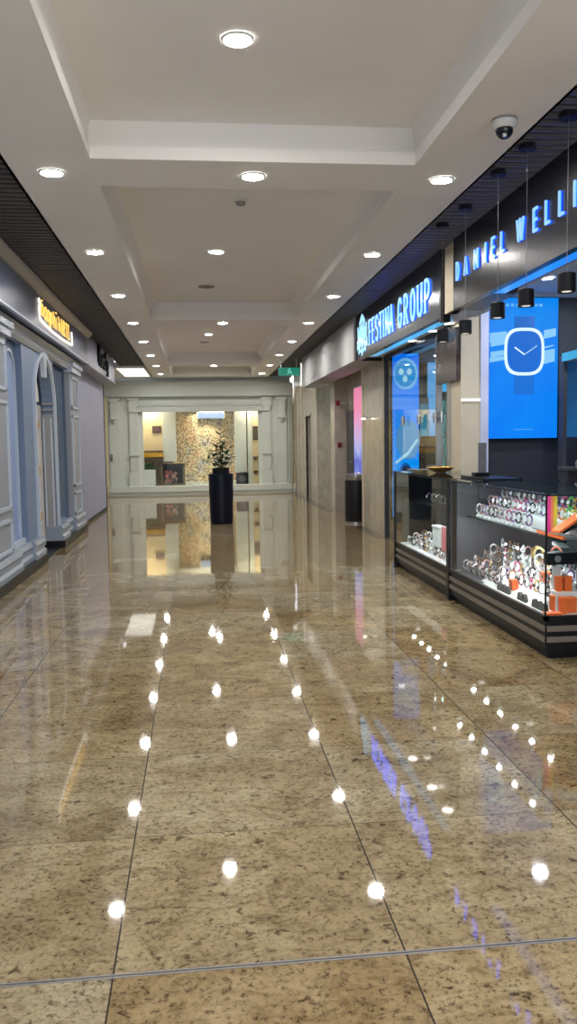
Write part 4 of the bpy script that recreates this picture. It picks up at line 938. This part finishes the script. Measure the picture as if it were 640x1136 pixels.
for k, (lx, ly, h_) in enumerate(((0, 0, .66), (-.17, .04, .36), (.15, -.03, .40), (.05, .12, .5), (-.08, -.1, .46), (.2, .06, .26), (-.22, -.02, .22))):
    pts = [Vector((px + lx * .15, py + ly * .2, .93)), Vector((px + lx * .6, py + ly * .6, .93 + h_ * .5)), Vector((px + lx, py + ly, .93 + h_))]
    mb.tube(pts, [.009, .007, .003], 6)
    nl = int(h_ * 34)
    for q in range(nl):
        f = .15 + .85 * q / nl
        b0 = pts[0].lerp(pts[1], f * 2) if f < .5 else pts[1].lerp(pts[2], f * 2 - 1)
        a = q * 2.4 + k; leaf(lf, b0, Vector((math.cos(a), math.sin(a), rnd.uniform(.1, .8))), rnd.uniform(.10, .16), rnd.uniform(.024, .036))
obj('stem', mb, STEM, t); fo = obj('foliage', lf, LEAF, t)
t = thing('litter_bin', 'round black litter bin with steel rim against the right wall', 'bin', (2.68, 14.12, 0))
bx, by = 2.68, 14.12
obj('body', MB().lathe(bx, by, [(.185, .03), (.19, .04), (.19, .74)], 44), mat('bin_black', (.008, .009, .014), .4), t, True)
obj('rim', MB().lathe(bx, by, [(.195, .74), (.20, .75), (.20, .84), (.19, .845), (.12, .85), (.11, .82)], 44), STEEL, t, True)
obj('base_ring', MB().lathe(bx, by, [(.19, 0), (.195, .005), (.195, .03), (.185, .035)], 44), STEEL, t, True)

# ---------------------------------------------------------------- display counters
KX0, KX1 = 2.165, 2.66
def counter(name_label, y0, y1, xr, near_glass):
    t = thing('display_counter', name_label, 'display counter', ((KX0 + xr) / 2, (y0 + y1) / 2, 0))
    gx = KX0
    obj('toe_kick', MB().box(gx + .05, xr, y0 + .05, y1, 0, .075), BLACK, t)
    obj('base', MB().box(gx + .012, xr, y0 + .012, y1, .06, .265), BLACK, t)
    for z in (.115, .185):
        obj('base_stripe', MB().box(gx + .002, gx + .014, y0, y1, z, z + .035).box(gx, xr, y0 + .0, y0 + .014, z, z + .035), TAUPE, t)
    obj('base_rail', MB().box(gx, gx + .03, y0, y1, .255, .285).box(gx, xr, y0, y0 + .03, .255, .285), BLACK, t)
    obj('deck', MB().box(gx + .03, xr - .03, y0 + .03, y1 - .02, .262, .275), WHITE, t)
    obj('back_panel', MB().box(xr - .02, xr, y0 + .01, y1, .27, 1.05), DKGREY, t)
    obj('front_glass', MB().box(gx + .003, gx + .009, y0 + .004, y1 - .004, .285, 1.055), GLASS, t)
    obj('top_glass', MB().box(gx, xr, y0, y1, 1.060, 1.070), GLASSG, t)
    obj('top_rim', MB().box(gx + .0, gx + .008, y0, y1, 1.052, 1.0605).box(gx, xr, y0, y0 + .008, 1.052, 1.0605).box(xr - .03, xr, y0, y1, 1.045, 1.06), BLACK, t)
    obj('shelf', MB().box(gx + .14, xr - .02, y0 + .05, y1 - .04, .755, .763), GLASSG if near_glass else BLACK, t)
    return t
K2 = counter('nearest glass display counter with striped black base, full of watches and orange boxes', 5.02, 7.06, 2.85, True)
obj('end_glass', MB().box(KX0 + .003, 2.85, 5.024, 5.030, .285, 1.055), GLASS, K2)
obj('corner_strip', MB().box(KX0, KX0 + .010, 5.02, 5.03, .28, 1.06), BLACK, K2)
obj('post', MB().box(KX0 - .005, KX0 + .07, 7.06, 7.13, 0, 1.072), BLACK, K2)
def led(t, x, y0, y1, z, nm, c, st, n=6):
    h = obj('light_rail', MB().box(x - .022, x + .022, y0, y1, z, z + .008), BLACK, t)
    m_ = emis(nm, c, st)
    for k in range(n):
        y_ = y0 + (y1 - y0) * (k + .5) / n
        obj('puck_light', MB().lathe(x, y_, [(.016, z - .0012), (.016, z - .0004)], 16), m_, h)
led(K2, KX0 + .155, 5.1, 7.0, .745, 'led_low', (1, .98, .96), 600)
led(K2, KX0 + .03, 5.1, 7.0, 1.05, 'led_top', (.92, .96, 1), 420)
obj('side_wall', MB().box(2.19, 2.85, 7.06, 7.08, .27, 1.05), DKGREY, K2)
K1 = counter('farther glass display counter with striped black base, beside the glass shopfront', 7.14, 9.12, KX1, False)
obj('post', MB().box(KX0 - .005, KX0 + .06, 9.06, 9.13, 0, 1.072), BLACK, K1)
obj('end_panel', MB().box(KX0, KX1, 9.12, 9.135, .06, 1.06), BLACK, K1)
led(K1, KX0 + .155, 7.2, 9.0, .745, 'led_low1', (.95, .98, 1), 520)

# ---- objects on and in the counters
def ring_pts(cx, cy, cz, rx, rz, ang, n=18):
    """standing oval loop in a vertical plane turned by ang"""
    return [(cx + rx * math.cos(2 * PI * k / n) * math.cos(ang), cy + rx * math.cos(2 * PI * k / n) * math.sin(ang), cz + rz * math.sin(2 * PI * k / n)) for k in range(n)]
def make_watch(name, label, group, x, y, z, smat, dmat, ang, tiltless=True):
    t = thing(name, label, 'watch', (x, y, z), group)
    obj('strap', MB().tube(ring_pts(x, y, z + .046, .032, .038, ang, 20), .0068, 8, True, 1.0), smat, t, True)
    dx, dy = math.sin(ang), -math.cos(ang)
    mb = MB(); c = Vector((x + math.cos(ang) * .028, y + math.sin(ang) * .028, z + .051)) 
    nrm = Vector((math.cos(ang), math.sin(ang), .35)).normalized()
    mb.tube([c, c + nrm * .008], .0135, 18); cs = obj('case', mb, STEEL, t, True)
    mb = MB(); mb.tube([c + nrm * .008, c + nrm * .0092], .0105, 18); obj('dial', mb, dmat, cs)
    return t
def colm(n, c, r=.4, me=0.0): return mat(n, c, r, me, noise=.05)
SC = dict(silver=colm('strap_silver', (.62, .63, .66), .3, .8), purple=colm('strap_purple', (.30, .16, .40)), pink=colm('strap_pink', (.62, .10, .22)), orange=colm('strap_orange', (.9, .28, .06)),
          green=colm('strap_green', (.20, .62, .14)), yellow=colm('strap_yellow', (.80, .68, .08)), white=colm('strap_white', (.78, .80, .82)), black=colm('strap_black', (.02, .02, .025)), rose=colm('strap_rose', (.55, .30, .30), .3, .3), brown=colm('strap_brown', (.14, .07, .04)), gold=colm('strap_gold', (.75, .5, .2), .3, .9))
DIALW = colm('dial_white', (.85, .86, .88)); DIALK = colm('dial_black', (.02, .02, .03), .2)
base_watch = {}
def put_watch(color, x, y, z, ang, label, group):
    key = (color, round(ang, 1))
    if key not in base_watch: base_watch[key] = make_watch('wristwatch', label, group, x, y, z, SC[color], [DIALW, DIALK][(len(base_watch)) % 2] if color not in ('white', 'silver') else DIALK, ang)
    else: dup(base_watch[key], (x, y, z), label, group)
# curved white cuffs the watches stand on
cuff = None
def put_cuff(x, y, z, label, group):
    global cuff
    if cuff is None:
        mb = MB(); n = 12
        prof = [(.022 * math.cos(PI * k / n), .018 * math.sin(PI * k / n)) for k in range(n + 1)]
        mb.prism([(x + u, y - .02, z + v) for u, v in prof], (0, .04, 0))
        cuff = tag(obj('display_cuff', mb, WHITE, smooth=True), label, 'display stand', group)
    else:
        c = cuff.copy(); COL.objects.link(c); c.location = (x, y, z); c['label'] = label; c['group'] = group
seqc = ['silver', 'rose', 'purple', 'brown', 'black', 'rose', 'silver', 'pink', 'purple', 'black', 'silver', 'purple', 'pink', 'green', 'orange', 'green', 'yellow', 'black']
rr = random.Random(11)
def slope_z(x): return .276 + max(0, min(.194, (x - 2.24) / .34 * .194))
def zone(y): return 'near the end glass' if y < 5.6 else 'midway along' if y < 6.25 else 'towards the black post'
rown = ['front', 'second', 'third', 'back']
for row, (x, dz) in enumerate(((2.36, .0), (2.47, 0.0), (2.58, .0))):
    for k, c in enumerate(seqc):
        y = 6.84 - k * .098 + rr.uniform(-.012, .012)
        cc = c if rr.random() < .75 else seqc[(k + row) % len(seqc)]
        if row == 0 and k in (0,): cc = 'white'
        if row == 0 and y < 5.66: continue
        lift = .022 + (.065 if row == 1 else .13 if row == 2 else 0)
        put_cuff(x, y, .763, 'white cuff under a %s watch, nearest counter upper shelf, %s' % (cc, zone(y)), 'cuffs on the upper shelf of the nearest counter, ' + zone(y)) if row == 0 else None
        if row == 0:
            put_watch(cc, x, y, .781, PI + .5, cc + ' watch, front row, nearest counter upper shelf, ' + zone(y), cc + ' watches in the front row of the upper shelf, ' + zone(y))
        else:
            put_watch(cc, x, y, .763 + lift, PI + .5, cc + ' watch, ' + ('middle' if row == 1 else 'back') + ' row, nearest counter upper shelf, ' + zone(y), cc + ' watches in the %s row of the upper shelf, ' % ('middle' if row == 1 else 'back') + zone(y))
for row, (x, h_) in enumerate(((2.47, .022 + .062), (2.58, .022 + .128))):
    t = tag(obj('display_riser', MB().box(x - .045, x + .045, 5.12, 6.92, .763, .763 + h_ - .002, .004), WHITE), ('middle' if row == 0 else 'back') + ' long white riser step under the upper row of watches', 'display riser')
# lower deck: cream tray, watches, bangles, half-dome stands, orange boxes
for (ya, yb, mm, lb) in ((5.33, 6.44, WHITE, 'sloping white display bed on the lower deck, by the end glass of the nearest counter'), (6.445, 6.99, DKGREY, 'sloping dark display bed on the lower deck, by the black post of the nearest counter')):
    tag(obj('display_riser', MB().prism([(2.24, ya, .276), (2.66, ya, .276), (2.66, ya, .47), (2.58, ya, .47)], (0, yb - ya, 0)), mm), lb, 'display riser')
tag(obj('display_mat', MB().box(2.20, 2.238, 6.35, 6.99, .2755, .279), DKGREY), 'dark mat along the front of the lower deck by the black post', 'mat')
for k in range(17):
    y = 6.9 - k * .05 if k < 11 else 6.3 - (k - 11) * .05
    if 5.78 < y < 6.1: continue
    put_watch(['silver', 'brown', 'silver', 'rose', 'black'][k % 5], 2.27, y, .296, PI + rr.choice((.2, .6, 1.0)), ['silver', 'brown', 'silver', 'rose', 'black'][k % 5] + ' bracelet watch, front edge, nearest counter lower deck, ' + zone(y), ['silver', 'brown', 'silver', 'rose', 'black'][k % 5] + ' bracelets at the front edge, ' + zone(y))
lowc = ['silver', 'brown', 'silver', 'rose', 'gold', 'black', 'brown', 'silver', 'purple', 'gold', 'white', 'rose', 'silver', 'pink', 'gold', 'silver', 'black', 'white']
for row, x in enumerate((2.34, 2.42, 2.50, 2.58)):
    for k in range(18):
        y = 6.88 - k * .094 + rr.uniform(-.015, .015)
        if y < 5.32 and row > 1: continue
        c = lowc[(k + row * 5) % 18] if y < 6.5 or rr.random() < .6 else 'brown'
        put_watch(c, x, y, slope_z(x) + .004, PI + rr.choice((.2, .6, 1.0, 1.4)), c + ' watch, %s row, nearest counter lower deck, %s' % (rown[row], zone(y)), c + ' watches, %s row, nearest counter lower deck, %s' % (rown[row], zone(y)))
dome = None
for k, y in enumerate((6.02, 5.94, 5.86, 5.62, 5.54, 5.36, 5.28, 5.20)):
    x = 2.235
    if dome is None:
        mb = MB(); n = 14
        mb.prism([(x - .004 + .0, y + .038 * math.cos(PI * q / n), .276 + .058 * math.sin(PI * q / n)) for q in range(n + 1)], (.022, 0, 0)); dome = tag(obj('ring_stand', mb, colm('stand_charcoal', (.035, .04, .04), .6), smooth=False), 'dark half round ring stand at the front of the lower deck, farthest of the line', 'display stand', 'dark half round ring stands'); d0 = Vector(dome.location) - Vector((x, y, 0))
    else:
        c = dome.copy(); COL.objects.link(c); c.location = Vector((x, y, 0)) + d0; c['label'] = 'dark half round ring stand at the lower deck front, ' + ['', 'second', 'third', 'fourth', 'fifth', 'sixth', 'seventh', 'last'][k] + ' from the far end'
bng = None
for k, (x, y, zz, s_) in enumerate([(2.52, 5.98, .436, 1.0), (2.50, 5.90, .425, 1.1), (2.46, 5.80, .402, 1.0), (2.55, 5.72, .453, 1.1)]):
    t = thing('bangle', ['gold', 'pale yellow', 'white and rose', 'coral'][k] + ' large bangle standing among the watches in the middle of the nearest counter', 'bangle', (x, y, zz))
    obj('hoop', MB().tube(ring_pts(x, y, zz + .055 * s_ + .06, .05 * s_, .052 * s_, PI * .62, 26), .008, 8, True), [BRASS, colm('hoop_yellow', (.8, .7, .35)), SC['white'], colm('hoop_coral', (.85, .28, .2))][k], t, True)
    obj('stand', MB().box(x - .012, x + .012, y - .02, y + .02, zz, zz + .068), WHITE, t)
def obox(x, y, z, w_, d_, h_, label, m=ORANGE):
    t = thing('gift_box', label, 'box', (x, y, z))
    obj('box_body', MB().box(x - w_ / 2, x + w_ / 2, y - d_ / 2, y + d_ / 2, z, z + h_ * .72, .003), m, t)
    obj('lid', MB().box(x - w_ / 2 - .002, x + w_ / 2 + .002, y - d_ / 2 - .002, y + d_ / 2 + .002, z + h_ * .72, z + h_, .003), m, t)
    return t
obox(2.29, 5.87, .305, .05, .07, .075, 'small orange box just behind the dark ring stands in the nearest counter')
obox(2.44, 5.66, .385, .05, .07, .08, 'small orange box standing higher among the silver watches')
obox(2.24, 5.08, .276, .10, .07, .022, 'flat orange tray box at the front corner of the nearest counter')
obox(2.262, 5.13, .30, .02, .05, .10, 'upright thin orange box card at the glass corner of the nearest counter')
obox(2.33, 5.12, .276, .035, .035, .11, 'narrow red orange upright box by the end glass')
obox(2.385, 5.17, .276, .10, .06, .10, 'wide orange box in front of the white pedestal')
obox(2.36, 5.26, .40, .035, .05, .10, 'orange box stacked on the white pedestal, left one')
obox(2.42, 5.26, .40, .05, .05, .10, 'orange box stacked on the white pedestal, right one')
tag(obj('display_pedestal', MB().box(2.33, 2.50, 5.225, 5.30, .276, .40, .003), WHITE), 'white display pedestal near the end glass of the nearest counter', 'pedestal')
tag(obj('price_card', MB().box(2.34, 2.40, 5.31, 5.316, .40, .56), WHITE), 'white leaflet card standing behind the orange boxes', 'card')
t = thing('speaker_unit', 'black block with a round silver watch dial near the end glass of the nearest counter', 'display block', (2.40, 5.2, .60))
obj('block', MB().box(2.27, 2.55, 5.23, 5.30, .58, .66, .004), BLACK, t); obj('round_dial', MB().tube([(2.34, 5.23, .62), (2.34, 5.224, .62)], .022, 20), STEEL, t)
obj('support', MB().box(2.50, 2.54, 5.25, 5.29, .276, .58), BLACK, t)
t = thing('brochure_tray', 'flat tray with an orange front edge at the near end of the upper glass shelf', 'tray', (2.4, 5.3, .763))
obj('tray_body', MB().box(2.32, 2.42, 5.09, 5.50, .7645, .778), colm('tray_grey', (.16, .15, .17)), t); obj('orange_edge', MB().box(2.306, 2.32, 5.09, 5.50, .7645, .785), ORANGE, t); obj('white_edge', MB().box(2.306, 2.32, 5.505, 5.64, .7645, .782), WHITE, t)
t = thing('colour_card', 'upright card striped pink, orange and yellow behind the watches in the nearest counter', 'card', (2.30, 5.3, .85))
for k, c in enumerate([(.85, .05, .30), (.9, .25, .1), (.85, .62, .05)]): obj('colour_stripe', MB().box(2.35 + k * .022, 2.372 + k * .022, 5.42, 5.426, .765, 1.03), colm('card_c%d' % k, c), t)
t = thing('orange_folder', 'tilted orange and black folder at the right edge of the upper glass shelf', 'folder', (2.45, 5.15, .8))
obj('cover', MB().prism([(2.30, 5.12, .80), (2.46, 5.12, .90), (2.46, 5.12, .92), (2.30, 5.12, .815)], (0, .12, 0)), ORANGE, t); obj('black_edge', MB().prism([(2.33, 5.115, .80), (2.46, 5.115, .86), (2.46, 5.115, .88), (2.33, 5.115, .82)], (0, .1, 0)), BLACK, t)
for k, (y_, z_) in enumerate(((5.55, .67), (5.55, .60))):
    tag(obj('acrylic_wedge', MB().prism([(2.44, y_, z_), (2.44, y_ - .16, z_), (2.44, y_, z_ + .028)], (.06, 0, 0)), SC['silver']), ('upper' if k == 0 else 'lower') + ' thin silver wedge floating against the dark back of the nearest counter', 'wedge')

# farther counter contents
for row, x in enumerate((2.29, 2.37, 2.46)):
    for k in range(16):
        y = 8.95 - k * .105 + rr.uniform(-.015, .015)
        if row >= 1 and 7.72 < y < 8.42: continue
        c = ['white', 'silver', 'black', 'white', 'rose', 'silver', 'brown', 'gold'][(k + row * 3) % 8]
        put_watch(c, x, y, .276 + row * .03, PI + rr.choice((.2, .6, 1.0, 1.4)), c + ' watch, %s row, farther counter lower deck, %s half' % (rown[row], 'far' if y > 8.2 else 'near'), c + ' watches, %s row, farther counter lower deck, %s half' % (rown[row], 'far' if y > 8.2 else 'near'))
tag(obj('display_riser', MB().box(2.33, 2.41, 7.3, 9.0, .2765, .304), WHITE), 'middle white riser strip on the lower deck of the farther counter', 'display riser')
tag(obj('display_riser', MB().box(2.42, 2.50, 7.3, 9.0, .2765, .334), WHITE), 'back white riser strip on the lower deck of the farther counter', 'display riser')
for k in range(15):
    y = 8.6 - k * .085
    c = ['purple', 'rose', 'silver', 'silver', 'silver', 'brown', 'silver'][k % 7]
    put_watch(c, 2.42 + .03 * (k % 2), y, .765, PI + .5, c + ' watch on the dark upper shelf of the farther counter, %s' % ('far end' if k < 5 else 'middle' if k < 10 else 'near end'), c + ' watches on the upper shelf of the farther counter, part %d' % (k // 5))
t = thing('watch_pillow_box', 'large glowing white square watch box on the lower deck of the farther counter', 'box', (2.41, 8.2, .3))
obj('box_body', MB().box(2.37, 2.45, 8.06, 8.32, .33, .52, .02), WHITE, t); obj('lid', MB().box(2.365, 2.455, 8.055, 8.325, .52, .545, .01), WHITE, t)
obj('foot', MB().box(2.38, 2.44, 8.1, 8.28, .306, .33), BLACK, t)
tag(obj('pink_card', MB().box(2.37, 2.38, 7.80, 7.98, .306, .56), colm('pink_card', (.75, .22, .25))), 'upright pink card beside the glowing white box in the farther counter', 'card')
# on top of the counters
t = thing('serving_tray', 'long black tray lying on the joint of the two counter tops', 'tray', (2.5, 7.0, 1.07))
obj('tray_body', MB().box(2.36, 2.70, 6.75, 7.35, 1.072, 1.082, .003), BLACK, t); obj('tray_rim', MB().box(2.36, 2.368, 6.75, 7.35, 1.082, 1.09).box(2.692, 2.70, 6.75, 7.35, 1.082, 1.09), BLACK, t)
t = thing('card_holder', 'black base with an upright grey acrylic card on the counter top before the tan pier', 'card holder', (2.5, 7.2, 1.083))
obj('base', MB().box(2.43, 2.56, 7.15, 7.25, 1.084, 1.118, .004), BLACK, t); obj('card', MB().box(2.47, 2.545, 7.19, 7.196, 1.118, 1.38), colm('acrylic_grey', (.20, .20, .22), .15), t)
t = thing('ornate_bowl', 'low brown ornate bowl with gold rim on the farther counter top', 'bowl', (2.45, 8.5, 1.07))
obj('bowl', MB().lathe(2.50, 8.45, [(.05, 1.072), (.06, 1.08), (.12, 1.105), (.14, 1.125), (.13, 1.125), (.10, 1.10), (.04, 1.088)], 28), colm('bowl_brown', (.16, .08, .03), .3), t, True)
obj('rim', MB().tube([(2.50 + .137 * math.cos(a * PI / 14), 8.45 + .137 * math.sin(a * PI / 14), 1.127) for a in range(28)], .006, 6, True), BRASS, t, True)
t = thing('ornate_dish', 'flat pale dish on the farther counter top, left of the bowl', 'dish', (2.36, 8.75, 1.07))
obj('dish', MB().lathe(2.34, 8.75, [(.05, 1.072), (.1, 1.085), (.115, 1.10), (.105, 1.10), (.05, 1.083)], 28), colm('dish_tan', (.42, .36, .28), .3), t, True); obj('foot', MB().lathe(2.34, 8.75, [(.045, 1.0705), (.045, 1.0725)], 20), BRASS, t)

for o in S.objects:
    if '_w' in o: del o['_w']
